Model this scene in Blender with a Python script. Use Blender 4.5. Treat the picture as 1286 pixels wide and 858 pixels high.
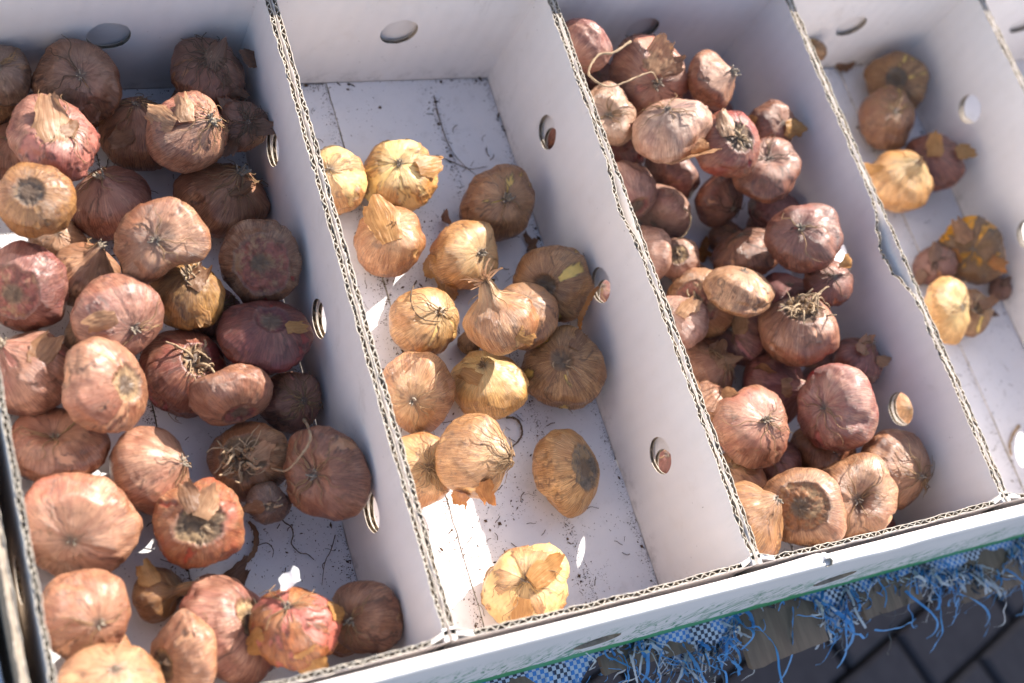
import bpy, math, random
import numpy as np
from mathutils import Vector, Matrix
from mathutils.geometry import tessellate_polygon

for o in list(bpy.data.objects): bpy.data.objects.remove(o, do_unlink=True)
SC = bpy.context.scene
COL = SC.collection
RND = random.Random(11)

# ------------------------------------------------------------------ camera
cam = bpy.data.cameras.new('camera'); camo = bpy.data.objects.new('camera', cam); COL.objects.link(camo)
camo.location = (-0.26609, -0.08538, 0.74490)
camo.rotation_euler = (0.4612, -0.3865, -0.3183)
cam.sensor_width = 36.0; cam.lens = 46.065
cam.clip_start = 0.02; cam.clip_end = 200
cam.dof.use_dof = True; cam.dof.focus_distance = 0.812; cam.dof.aperture_fstop = 4.8; cam.dof.aperture_blades = 9
SC.camera = camo
# ------------------------------------------------------------------ daylight
SUN_DIR = Vector((0.645, 0.4527, 0.6157)).normalized()
world = bpy.data.worlds.new('World'); SC.world = world; world.use_nodes = True
nt = world.node_tree; nt.nodes.clear()
sky = nt.nodes.new('ShaderNodeTexSky'); sky.sky_type = 'NISHITA'; sky.sun_disc = False
sky.sun_elevation = math.asin(SUN_DIR.z); sky.sun_rotation = math.atan2(SUN_DIR.x, SUN_DIR.y)
sky.altitude = 100; sky.air_density = 1.0; sky.dust_density = 2.6; sky.ozone_density = 1.1
bg = nt.nodes.new('ShaderNodeBackground'); bg.inputs['Strength'].default_value = 0.125
wo = nt.nodes.new('ShaderNodeOutputWorld')
nt.links.new(sky.outputs[0], bg.inputs[0]); nt.links.new(bg.outputs[0], wo.inputs[0])
sun = bpy.data.lights.new('sun', 'SUN'); sun.energy = 4.8; sun.angle = math.radians(0.53); sun.color = (1.0, 0.945, 0.86)
suno = bpy.data.objects.new('sun', sun); COL.objects.link(suno)
suno.rotation_euler = SUN_DIR.to_track_quat('Z', 'Y').to_euler(); suno.location = (1, 1, 2)
SC.view_settings.view_transform = 'Standard'; SC.view_settings.look = 'None'
SC.view_settings.exposure = 1.26; SC.view_settings.gamma = 1.0; SC.view_settings.use_curve_mapping = False
try:
    SC.cycles.max_bounces = 10; SC.cycles.diffuse_bounces = 6
except Exception: pass

# ------------------------------------------------------------------ helpers
def tag(o, label=None, cat=None, group=None, kind=None):
    if label: o['label'] = label
    if cat: o['category'] = cat
    if group: o['group'] = group
    if kind: o['kind'] = kind
    return o
def empty(name, loc=(0, 0, 0)):
    o = bpy.data.objects.new(name, None); o.location = loc; o.empty_display_size = .01; COL.objects.link(o); return o
def mesh_obj(name, V, F, mats, parent=None, smooth=True, matidx=None, loc=None):
    me = bpy.data.meshes.new(name)
    me.from_pydata([tuple(map(float, v)) for v in V], [], [tuple(map(int, f)) for f in F])
    for m in (mats if isinstance(mats, (list, tuple)) else [mats]): me.materials.append(m)
    if matidx is not None: me.polygons.foreach_set('material_index', np.array(matidx, dtype=np.int32))
    me.polygons.foreach_set('use_smooth', np.full(len(me.polygons), bool(smooth)))
    me.update()
    o = bpy.data.objects.new(name, me); COL.objects.link(o)
    if parent is not None: o.parent = parent
    if loc is not None: o.location = loc
    return o
class MB:
    def __init__(s): s.V = []; s.F = []; s.M = []
    def add(s, V, F, m=0):
        b = len(s.V); s.V += [tuple(v) for v in V]; s.F += [tuple(i + b for i in f) for f in F]; s.M += [m] * len(F)
    def box(s, a, b, m=0):
        x0, y0, z0 = a; x1, y1, z1 = b
        s.add([(x0,y0,z0),(x1,y0,z0),(x1,y1,z0),(x0,y1,z0),(x0,y0,z1),(x1,y0,z1),(x1,y1,z1),(x0,y1,z1)],
              [(0,3,2,1),(4,5,6,7),(0,1,5,4),(1,2,6,5),(2,3,7,6),(3,0,4,7)], m)
    def tube(s, pts, r, n=6, m=0, caps=True):
        pts = [Vector(p) for p in pts]; k = len(pts)
        rr = r if isinstance(r, (list, tuple)) else [r] * k
        V = []; ref = Vector((.31, .2, .93))
        for i, p in enumerate(pts):
            t = (pts[min(i+1, k-1)] - pts[max(i-1, 0)])
            t = t.normalized() if t.length > 1e-9 else Vector((0, 0, 1))
            a = t.cross(ref);
            if a.length < .1: a = t.cross(Vector((1, 0, 0)))
            a.normalize(); b = t.cross(a)
            for j in range(n):
                c = 2*math.pi*j/n; V.append(p + (a*math.cos(c) + b*math.sin(c))*rr[i])
        F = [(i*n+j, i*n+(j+1) % n, (i+1)*n+(j+1) % n, (i+1)*n+j) for i in range(k-1) for j in range(n)]
        if caps: F += [tuple(range(n))[::-1], tuple(range((k-1)*n, k*n))]
        s.add(V, F, m)
    def ribbon(s, pts, w, side, m=0):
        pts = [Vector(p) for p in pts]; k = len(pts); V = []
        for i, p in enumerate(pts):
            ww = w[i] if isinstance(w, (list, tuple)) else w
            sd = side[i] if isinstance(side, list) else side
            V += [p - Vector(sd)*ww/2, p + Vector(sd)*ww/2]
        s.add(V, [(2*i, 2*i+1, 2*i+3, 2*i+2) for i in range(k-1)], m)
    def obj(s, name, mats, parent=None, smooth=False, loc=None):
        return mesh_obj(name, s.V, s.F, mats, parent, smooth, s.M, loc)
def spline(P, k=6):
    P = [Vector(p) for p in P]; out = []
    for i in range(len(P)-1):
        a, b, c, d = P[max(i-1, 0)], P[i], P[i+1], P[min(i+2, len(P)-1)]
        for j in range(k):
            t = j/k
            out.append(.5*((2*b)+(c-a)*t+(2*a-5*b+4*c-d)*t*t+(3*b-a-3*c+d)*t**3))
    return out + [P[-1]]
# value noise on numpy arrays
def _h(ix, iy, iz, s):
    n = (ix*374761393 + iy*668265263 + iz*2147483647 + s*1274126177) & 0xffffffff
    n = ((n ^ (n >> 13))*1274126177) & 0xffffffff
    return ((n ^ (n >> 16)) & 0xffff)/65535.0
def vn(x, y, z, s=0):
    x = np.asarray(x, float); y = np.asarray(y, float)+0*x; z = np.asarray(z, float)+0*x
    ix = np.floor(x).astype(np.int64); iy = np.floor(y).astype(np.int64); iz = np.floor(z).astype(np.int64)
    fx = x-ix; fy = y-iy; fz = z-iz
    fx = fx*fx*(3-2*fx); fy = fy*fy*(3-2*fy); fz = fz*fz*(3-2*fz)
    L = lambda a, b, t: a+(b-a)*t
    r = L(L(L(_h(ix,iy,iz,s), _h(ix+1,iy,iz,s), fx), L(_h(ix,iy+1,iz,s), _h(ix+1,iy+1,iz,s), fx), fy),
          L(L(_h(ix,iy,iz+1,s), _h(ix+1,iy,iz+1,s), fx), L(_h(ix,iy+1,iz+1,s), _h(ix+1,iy+1,iz+1,s), fx), fy), fz)
    return r*2-1
def fbm(x, y, z, s=0, o=3):
    r = 0; a = 1; f = 1; t = 0
    for i in range(o): r = r + a*vn(x*f, y*f, z*f, s+i*17); t += a; a *= .5; f *= 2.03
    return r/t
def sst(x, a, b):
    t = np.clip((x-a)/(b-a), 0, 1); return t*t*(3-2*t)

# ------------------------------------------------------------------ materials
class NT:
    def __init__(s, name):
        s.m = bpy.data.materials.new(name); s.m.use_nodes = True; s.t = s.m.node_tree; s.t.nodes.clear()
        s.out = s.n('ShaderNodeOutputMaterial')
    def n(s, typ, **k):
        n = s.t.nodes.new(typ)
        for a, b in k.items(): setattr(n, a, b)
        return n
    def set(s, n, key, v):
        if isinstance(v, bpy.types.NodeSocket): s.t.links.new(v, n.inputs[key])
        else: n.inputs[key].default_value = v
    def noise(s, vec, scale, detail=3, rough=.55, dist=0):
        n = s.n('ShaderNodeTexNoise'); s.set(n, 'Scale', scale); s.set(n, 'Detail', detail); s.set(n, 'Roughness', rough); s.set(n, 'Distortion', dist)
        if vec is not None: s.set(n, 'Vector', vec)
        return n.outputs['Fac']
    def math(s, op, a, b=0.0, c=0.0, clamp=False):
        n = s.n('ShaderNodeMath', operation=op); n.use_clamp = clamp
        s.set(n, 0, a); s.set(n, 1, b)
        if op in ('MULTIPLY_ADD', 'SMOOTH_MIN'): s.set(n, 2, c)
        return n.outputs[0]
    def ramp(s, f, a, b, lo=0.0, hi=1.0):
        n = s.n('ShaderNodeMapRange'); n.interpolation_type = 'SMOOTHSTEP'
        s.set(n, 'Value', f); s.set(n, 'From Min', a); s.set(n, 'From Max', b); s.set(n, 'To Min', lo); s.set(n, 'To Max', hi)
        return n.outputs[0]
    def mix(s, f, a, b, mode='MIX'):
        n = s.n('ShaderNodeMix', data_type='RGBA', blend_type=mode)
        s.set(n, 0, f); s.set(n, 6, a if not isinstance(a, tuple) else (*a[:3], 1)); s.set(n, 7, b if not isinstance(b, tuple) else (*b[:3], 1))
        return n.outputs[2]
    def vscale(s, v, sc, loc=(0, 0, 0)):
        n = s.n('ShaderNodeMapping'); s.set(n, 'Vector', v); n.inputs['Scale'].default_value = sc
        if isinstance(loc, bpy.types.NodeSocket): s.t.links.new(loc, n.inputs['Location'])
        else: n.inputs['Location'].default_value = loc
        return n.outputs[0]
    def obj(s): return s.n('ShaderNodeTexCoord').outputs['Object']
    def attr(s, name, o='Fac'):
        n = s.n('ShaderNodeAttribute'); n.attribute_name = name; return n.outputs[o]
    def bump(s, h, strength, dist, prev=None):
        n = s.n('ShaderNodeBump'); s.set(n, 'Height', h); s.set(n, 'Strength', strength); s.set(n, 'Distance', dist)
        if prev is not None: s.set(n, 'Normal', prev)
        return n.outputs[0]
    def bsdf(s, col, rough=.6, normal=None, spec=.5, **k):
        n = s.n('ShaderNodeBsdfPrincipled')
        s.set(n, 'Base Color', col if not isinstance(col, tuple) else (*col[:3], 1)); s.set(n, 'Roughness', rough); s.set(n, 'Specular IOR Level', spec)
        if normal is not None: s.set(n, 'Normal', normal)
        for a, b in k.items(): s.set(n, a.replace('_', ' '), b)
        return n.outputs[0]
    def done(s, sh): s.t.links.new(sh, s.out.inputs[0]); return s.m
    def sep(s, v):
        n = s.n('ShaderNodeSeparateXYZ'); s.set(n, 0, v); return n.outputs

def mat_card(name, col=(.79, .735, .70), rib='Y', dirt=.35):
    t = NT(name); o = t.obj(); x, y, z = t.sep(o)
    w = t.n('ShaderNodeTexWave', wave_type='BANDS', bands_direction=rib, wave_profile='SIN')
    t.set(w, 'Vector', o); t.set(w, 'Scale', 24.5); t.set(w, 'Distortion', .6); t.set(w, 'Detail', 1)
    big = t.noise(o, 14, 4); fine = t.noise(o, 420, 3); mott = t.noise(o, 60, 5, .6)
    c = t.mix(t.ramp(big, .3, .75), col, tuple(v*.93 for v in col))
    c = t.mix(t.ramp(mott, .45, .8, 0, .25), c, (col[0]*.86, col[1]*.82, col[2]*.76))
    c = t.mix(t.ramp(w.outputs['Fac'], 0, 1, 0, .03), c, (.45, .43, .42))
    # grime collects along the foot of the wall and as scattered specks
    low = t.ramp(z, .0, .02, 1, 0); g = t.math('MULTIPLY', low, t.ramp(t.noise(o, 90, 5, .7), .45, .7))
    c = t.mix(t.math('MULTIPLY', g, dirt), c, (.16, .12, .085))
    sp = t.ramp(t.noise(o, 330, 2, .5), .73, .78); sp2 = t.math('MULTIPLY', sp, t.ramp(t.noise(o, 22, 2), .45, .65))
    c = t.mix(t.math('MULTIPLY', sp2, .6), c, (.17, .12, .09))
    scr = t.ramp(t.noise(t.vscale(o, (8, 60, 14), (3, 1, 2)), 8, 4, .6, 1.5), .68, .74, 0, .25)
    c = t.mix(scr, c, (.5, .47, .45))
    sm = t.math('MULTIPLY', t.ramp(t.noise(t.vscale(o, (1, 1, 1), (5, 2, 9)), 32, 6, .7, .6), .56, .74), t.ramp(t.noise(o, 7, 2), .40, .62)); c = t.mix(t.math('MULTIPLY', sm, .34), c, (.40, .33, .27))
    n = t.bump(w.outputs['Fac'], .20, .0006); n = t.bump(fine, .12, .0003, n); n = t.bump(big, .25, .004, n)
    return t.done(t.bsdf(c, .58, n, .35))
def mat_floor(name):
    t = NT(name); o = t.obj()
    big = t.noise(o, 11, 4); m2 = t.noise(o, 75, 6, .65)
    col = (.73, .70, .70)
    c = t.mix(t.ramp(big, .3, .75), col, (.66, .645, .66))
    c = t.mix(t.ramp(m2, .5, .8, 0, .35), c, (.42, .39, .37))
    d = t.math('MULTIPLY', t.ramp(t.noise(o, 520, 2, .6), .66, .72), t.ramp(t.noise(o, 26, 4, .6), .42, .62))
    c = t.mix(t.math('MULTIPLY', d, .85), c, (.11, .075, .05))
    n = t.bump(t.noise(o, 300, 3), .12, .0003); n = t.bump(big, .3, .004, n)
    return t.done(t.bsdf(c, .55, n, .35))
def mat_simple(name, col, rough=.7, var=.3, scale=80, bump=.3, dist=.0006, trans=0, spec=.3, col2=None, stretch=(1, 1, 1)):
    t = NT(name); o = t.vscale(t.obj(), stretch)
    f = t.noise(o, scale, 4, .6); oi = t.n('ShaderNodeObjectInfo').outputs['Random']
    c = t.mix(t.ramp(f, .3, .7), col, col2 or tuple(v*(1-var) for v in col))
    c = t.mix(t.math('MULTIPLY', oi, .35), c, tuple(min(1, v*.7) for v in col))
    n = t.bump(f, bump, dist)
    sh = t.bsdf(c, rough, n, spec)
    if trans:
        tr = t.n('ShaderNodeBsdfTranslucent'); t.set(tr, 'Color', c); t.set(tr, 'Normal', n)
        mx = t.n('ShaderNodeMixShader'); t.set(mx, 0, trans); t.t.links.new(sh, mx.inputs[1]); t.t.links.new(tr.outputs[0], mx.inputs[2]); sh = mx.outputs[0]
    return t.done(sh)

SCARC = {'grey': (.20, .155, .12), 'red': (.34, .125, .095), 'dred': (.20, .055, .05), 'cream': (.55, .36, .20), 'dirt': (.20, .12, .07), 'orange': (.38, .16, .08)}
# palette: light tunic, mid tunic, streak, blush, flesh under the tunic, neck
PAL = {
 'tan':      ((.55,.305,.185),(.335,.155,.088),(.13,.048,.025),(.36,.12,.075),(.55,.30,.18),.45),
 'pinktan':  ((.55,.30,.205),(.32,.140,.092),(.125,.044,.030),(.34,.085,.07),(.52,.23,.17),.5),
 'mauve': ((0.483, 0.247, 0.178), (0.245, 0.102, 0.071), (0.095, 0.034, 0.028), (0.235, 0.056, 0.059), (0.546, 0.24, 0.207), 0.5),
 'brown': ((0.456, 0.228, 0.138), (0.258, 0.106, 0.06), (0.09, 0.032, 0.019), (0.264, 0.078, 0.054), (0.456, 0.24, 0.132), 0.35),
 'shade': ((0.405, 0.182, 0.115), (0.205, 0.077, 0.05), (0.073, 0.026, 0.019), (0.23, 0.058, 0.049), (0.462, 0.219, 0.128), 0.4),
 'dark': ((0.35, 0.181, 0.119), (0.188, 0.083, 0.05), (0.06, 0.025, 0.016), (0.188, 0.062, 0.048), (0.413, 0.213, 0.112), 0.3),
 'dust': ((0.31, 0.201, 0.149), (0.175, 0.099, 0.07), (0.067, 0.034, 0.025), (0.196, 0.083, 0.063), (0.328, 0.186, 0.12), 0.25),
 'ochre':    ((0.52, 0.29, 0.125),(0.312, 0.148, 0.056),(0.13, 0.052, 0.02),(0.306, 0.102, 0.051),(0.522, 0.294, 0.133),0.35),
 'gold':     ((.78,.47,.23),(.56,.285,.115),(.24,.09,.034),(.54,.22,.07),(.80,.54,.25),.3),
 'golda':    ((.70,.415,.21),(.48,.235,.10),(.19,.074,.028),(.46,.17,.065),(.74,.47,.21),.35),
 'gold2':    ((0.58, 0.28, 0.115),(0.344, 0.127, 0.045),(0.144, 0.049, 0.016),(0.357, 0.093, 0.043),(0.494, 0.18, 0.123),0.4),
 'apricot':  ((0.64, 0.375, 0.185),(0.41, 0.205, 0.086),(0.202, 0.086, 0.032),(0.442, 0.178, 0.06),(0.646, 0.399, 0.19),0.35),
 'goldbrown': ((0.513, 0.29, 0.149), (0.284, 0.135, 0.065), (0.095, 0.039, 0.019), (0.297, 0.121, 0.054), (0.756, 0.513, 0.176), 0.3),
 'red':      ((.50,.25,.15),(.32,.115,.07),(.13,.04,.025),(.34,.05,.042),(.36,.07,.055),.6),
 'redscar':  ((.42,.26,.17),(.25,.125,.075),(.10,.042,.026),(.22,.085,.06),(.30,.05,.05),.4),
 'pinkred':  ((0.48, 0.235, 0.14),(0.287, 0.107, 0.061),(0.115, 0.037, 0.022),(0.306, 0.055, 0.049),(0.399, 0.104, 0.085),0.7),
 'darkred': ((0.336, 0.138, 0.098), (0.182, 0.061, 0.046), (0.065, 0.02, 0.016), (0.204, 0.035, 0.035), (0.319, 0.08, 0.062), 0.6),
 'magenta':  ((0.5, 0.275, 0.205),(0.295, 0.102, 0.08),(0.122, 0.03, 0.03),(0.289, 0.034, 0.047),(0.456, 0.162, 0.152),0.9),
 'rot':      ((0.24, 0.12, 0.045),(0.123, 0.049, 0.02),(0.036, 0.016, 0.009),(0.238, 0.085, 0.021),(0.551, 0.228, 0.028),0.5),
 'pale': ((.60,.38,.275),(.44,.24,.165),(.21,.09,.062),(.42,.14,.115),(.58,.29,.24),.35),
}
_bm = {}
def bulb_mat(pal, sc):
    k = (pal, sc)
    if k in _bm: return _bm[k]
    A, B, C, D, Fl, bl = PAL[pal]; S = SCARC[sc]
    t = NT('bulb_skin_%s_%s' % (pal, sc)); st = t.attr('st', 'Vector'); ob = t.obj(); rnd = t.n('ShaderNodeObjectInfo').outputs['Random']
    cmb = t.n('ShaderNodeCombineXYZ'); r10 = t.math('MULTIPLY', rnd, 37.0)
    for i in range(3): t.set(cmb, i, r10)
    off = cmb.outputs[0]
    sA = t.noise(t.vscale(st, (5, 5, 1.6), off), 1, 4, .6, .3)
    sB = t.noise(t.vscale(st, (58, 58, 2.2), off), 1, 3, .65, .25)
    sC = t.noise(t.vscale(st, (130, 130, 4.0), off), 1, 2, .6, .1)
    blot = t.noise(t.vscale(ob, (1, 1, 1), off), 55, 4, .6); blot2 = t.noise(t.vscale(ob, (1, 1, 1), off), 150, 4, .65)
    big = t.noise(t.vscale(ob, (1, 1, 1), off), 24, 3, .5)
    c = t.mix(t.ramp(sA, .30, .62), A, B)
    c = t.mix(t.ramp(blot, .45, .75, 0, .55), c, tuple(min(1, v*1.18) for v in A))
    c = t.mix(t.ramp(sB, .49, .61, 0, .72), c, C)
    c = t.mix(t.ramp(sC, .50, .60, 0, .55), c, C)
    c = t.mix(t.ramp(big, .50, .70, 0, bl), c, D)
    th = t.sep(st)[2]
    # paler, whitish fibres fan out of the tip
    tip = t.math('MULTIPLY', t.ramp(th, .25, 1.15, 1, 0), t.ramp(sB, .40, .56))
    c = t.mix(t.math('MULTIPLY', tip, .50), c, tuple(min(.75, v*1.25+.06) for v in A))
    pk = t.math('MULTIPLY', t.ramp(th, .15, .95, 1, 0), t.ramp(sA, .45, .62)); c = t.mix(t.math('MULTIPLY', pk, .35*bl), c, D)
    c = t.mix(t.ramp(th, .05, .22, .75, 0), c, (.14, .10, .075))
    # soil stains
    c = t.mix(t.ramp(blot2, .57, .70, 0, .60), c, (.15, .08, .045))
    # bared flesh
    pl = t.attr('peel'); fl = t.mix(t.ramp(blot, .35, .7), Fl, tuple(min(.9, v*1.15) for v in Fl)); fl = t.mix(t.ramp(blot2, .6, .8, 0, .5), fl, D)
    c = t.mix(pl, c, fl)
    ed = t.attr('edge'); c = t.mix(t.math('MULTIPLY', ed, .75), c, tuple(v*.55 for v in C))
    # root plate
    s_ = t.attr('scar'); ring = t.n('ShaderNodeTexWave', wave_type='RINGS', rings_direction='Z'); t.set(ring, 'Vector', t.vscale(st, (0, 0, 0)));
    rg = t.math('SINE', t.math('MULTIPLY_ADD', t.sep(st)[2], 62.0, t.math('MULTIPLY', blot2, 26.0)))
    sc1 = t.mix(t.ramp(blot2, .35, .65), S, tuple(v*.45 for v in S)); sc1 = t.mix(t.ramp(rg, 0, 1, 0, .10), sc1, tuple(min(.8, v*1.5+.03) for v in S))
    sc1 = t.mix(t.ramp(t.noise(t.vscale(ob, (1, 1, 1), off), 95, 5, .7), .47, .62, 0, .8), sc1, (.36, .23, .13)); sc1 = t.mix(t.ramp(th, 2.85, 3.0), sc1, (.17, .11, .07))
    c = t.mix(s_, c, sc1)
    hv = t.n('ShaderNodeHueSaturation'); t.set(hv, 'Color', c); t.set(hv, 'Value', t.ramp(rnd, 0, 1, .88, 1.08)); t.set(hv, 'Hue', t.ramp(rnd, 0, 1, .492, .508)); c = hv.outputs[0]; t.set(hv, 'Saturation', 1.10)
    n = t.bump(sB, .80, .0011); n = t.bump(sC, .60, .0006, n); n = t.bump(big, .5, .006, n); n = t.bump(blot, .30, .003, n); n = t.bump(blot2, t.math('MULTIPLY_ADD', s_, .7, .2), .0010, n)
    rough = t.ramp(sB, .35, .65, .30, .55)
    rough = t.math('MULTIPLY_ADD', s_, .4, rough)
    _bm[k] = t.done(t.bsdf(c, rough, n, .70, Coat_Weight=.28, Coat_Roughness=.36))
    return _bm[k]

M_CARDY = mat_card('white_cardboard_ribbed_y', rib='Y'); M_CARDX = mat_card('white_cardboard_ribbed_x', rib='X')
M_KRAFT = mat_simple('kraft_fluting', (.46, .37, .28), .85, .35, 260, .4, .0004, spec=.15)
M_EDGE = mat_simple('torn_paper_edge', (.62, .55, .46), .85, .35, 400, .6, .0005, spec=.15)
M_FLOOR = mat_floor('white_cardboard_floor')
def mat_husk(name, col, col2, trans=.3):
    t = NT(name); hs = t.attr('hs', 'Vector'); o = t.obj(); rnd = t.n('ShaderNodeObjectInfo').outputs['Random']
    g = t.noise(t.vscale(hs, (1.2, 26, 1)), 1, 3, .6, .3); b = t.noise(o, 130, 4, .6)
    c = t.mix(t.ramp(g, .3, .7), col, col2); c = t.mix(t.ramp(b, .5, .75, 0, .5), c, tuple(v*.5 for v in col2)); c = t.mix(t.ramp(b, .25, .45, .35, 0), c, tuple(min(.8, v*1.3) for v in col))
    n = t.bump(g, .5, .0007); n = t.bump(b, .3, .0008, n)
    sh = t.bsdf(c, .42, n, .5); tr = t.n('ShaderNodeBsdfTranslucent'); t.set(tr, 'Color', c)
    mx = t.n('ShaderNodeMixShader'); t.set(mx, 0, trans); t.t.links.new(sh, mx.inputs[1]); t.t.links.new(tr.outputs[0], mx.inputs[2]); return t.done(mx.outputs[0])
M_BROWN = mat_husk('brown_husk', (0.3, 0.155, 0.075), (0.17, 0.075, 0.035), 0.25)
M_GOLDH = mat_husk('golden_husk', (0.56, 0.31, 0.11), (0.4, 0.18, 0.055), 0.35)
M_TANH = mat_husk('tan_husk', (0.52, 0.31, 0.17), (0.34, 0.165, 0.08), 0.28)
M_DARKH = mat_husk('dark_husk', (0.21, 0.115, 0.07), (0.115, 0.055, 0.033), 0.2)
M_ORH = mat_husk('orange_husk', (0.52, 0.235, 0.065), (0.36, 0.115, 0.028), 0.38)
M_ROOT = mat_simple('dry_root', (.44, .31, .19), .8, .5, 150, .5, .0006)
M_DROOT = mat_simple('dark_root', (.13, .085, .055), .85, .4, 150, .5, .0006)
M_STUB = mat_simple('dry_stem', (.40, .33, .25), .8, .65, 220, .7, .0008)
M_FIB = mat_simple('dry_fibre', (.33, .20, .10), .7, .5, 150, .3, .0004)
M_SOIL_SHADE = mat_simple('soil_crumb', (.13, .085, .06), .95, .5, 300, .6, .0006, spec=.1)
M_WOOD = mat_simple('weathered_wood', (.28, .20, .14), .85, .45, 60, .5, .0012, col2=(.18, .125, .09), stretch=(3.2, .35, 3.2))
M_SHADE_KRAFT = mat_simple('shade_darkened_kraft', (.12, .08, .055), .9, .4, 90, .4, .0006, spec=.1)  # kraft darkened to paint in the deep shade behind the hand holes
M_PLB = mat_simple('blue_plastic_strip', (.10, .36, .74), .4, .3, 60, .2, .0005, trans=.25, spec=.5)
M_PLW = mat_simple('white_plastic_strip', (.66, .68, .70), .4, .2, 60, .2, .0005, trans=.25, spec=.5)
M_PLK = mat_simple('black_plastic_strip', (.03, .035, .045), .4, .2, 60, .2, .0005, spec=.5)
M_PAVE = mat_simple('dark_paving', (.068, .060, .068), .85, .3, 40, .5, .003, col2=(.048, .043, .050))
M_BOUNCE_PAVE = mat_simple('pale_bounce_paving', (.34, .32, .29), .85, .2, 12, .5, .003)
M_SAND = mat_simple('paving_joint_sand', (.02, .018, .018), .95, .3, 90, .5, .003)
M_PAPER = mat_simple('white_paper', (.80, .80, .80), .6, .05, 60, .2, .0005)
def mat_tarp():
    t = NT('woven_check_tarp'); u = t.attr('uvw', 'Vector')
    ck = t.n('ShaderNodeTexChecker'); t.set(ck, 'Vector', u); t.set(ck, 'Scale', 1/.0027)
    z = t.noise(u, 38, 3)
    dk = t.mix(t.ramp(z, .47, .53), (.05, .24, .60), (.02, .03, .06))
    ck.inputs['Color1'].default_value = (.58, .63, .70, 1); t.set(ck, 'Color2', dk)
    c = t.mix(t.ramp(t.noise(u, 110, 3), .55, .8, 0, .5), ck.outputs[0], (.12, .12, .13))
    wv = t.n('ShaderNodeTexWave', wave_type='BANDS', bands_direction='X'); t.set(wv, 'Vector', u); t.set(wv, 'Scale', 300)
    return t.done(t.bsdf(c, .45, t.bump(wv.outputs['Fac'], .3, .0004), .5))
M_TARP = mat_tarp()
def mat_print():
    t = NT('printed_tray_front'); o = t.obj(); x, y, z = t.sep(o)
    c = t.mix(t.ramp(t.noise(o, 14, 3), .3, .7), (.72, .70, .715), (.66, .645, .66))
    # thin green hatching and leaf sketch, denser towards the green band at the foot
    d1 = t.n('ShaderNodeTexWave', wave_type='BANDS', bands_direction='DIAGONAL'); t.set(d1, 'Vector', t.vscale(o, (1, 1, 2.2))); t.set(d1, 'Scale', 95); t.set(d1, 'Distortion', 7); t.set(d1, 'Detail', 3); t.set(d1, 'Detail Scale', 1.4)
    cn = t.noise(t.vscale(o, (150, 1, 34)), 1, 2, .5, .6); ln = t.ramp(t.math('ABSOLUTE', t.math('SUBTRACT', cn, .5)), .012, .035, 1, 0)
    zone = t.ramp(t.math('MULTIPLY_ADD', t.noise(t.vscale(o, (12, 12, 22)), 1, 4, .6), .085, z), .085, .125, 1, 0)
    c = t.mix(t.math('MULTIPLY', t.math('MULTIPLY', ln, zone), .95), c, (.08, .24, .15))
    vo = t.n('ShaderNodeTexVoronoi', feature='DISTANCE_TO_EDGE'); t.set(vo, 'Vector', t.vscale(o, (1, 1, .26))); t.set(vo, 'Scale', 75)
    vl = t.ramp(vo.outputs['Distance'], .03, .10, 1, 0)
    zone2 = t.math('MULTIPLY', t.ramp(t.noise(o, 30, 3), .45, .62), t.ramp(z, .03, .080, 1, 0))
    c = t.mix(t.math('MULTIPLY', t.math('MULTIPLY', vl, zone2), .8), c, (.12, .30, .20))
    st = t.ramp(t.math('MULTIPLY_ADD', t.noise(t.vscale(o, (55, 1, 30)), 1, 3), .016, z), .018, .0195, 1, 0)
    c = t.mix(st, c, (.05, .29, .12))
    return t.done(t.bsdf(c, .5, t.bump(t.noise(o, 200, 3), .15, .0004), .4))
M_PRINT = mat_print()
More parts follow.
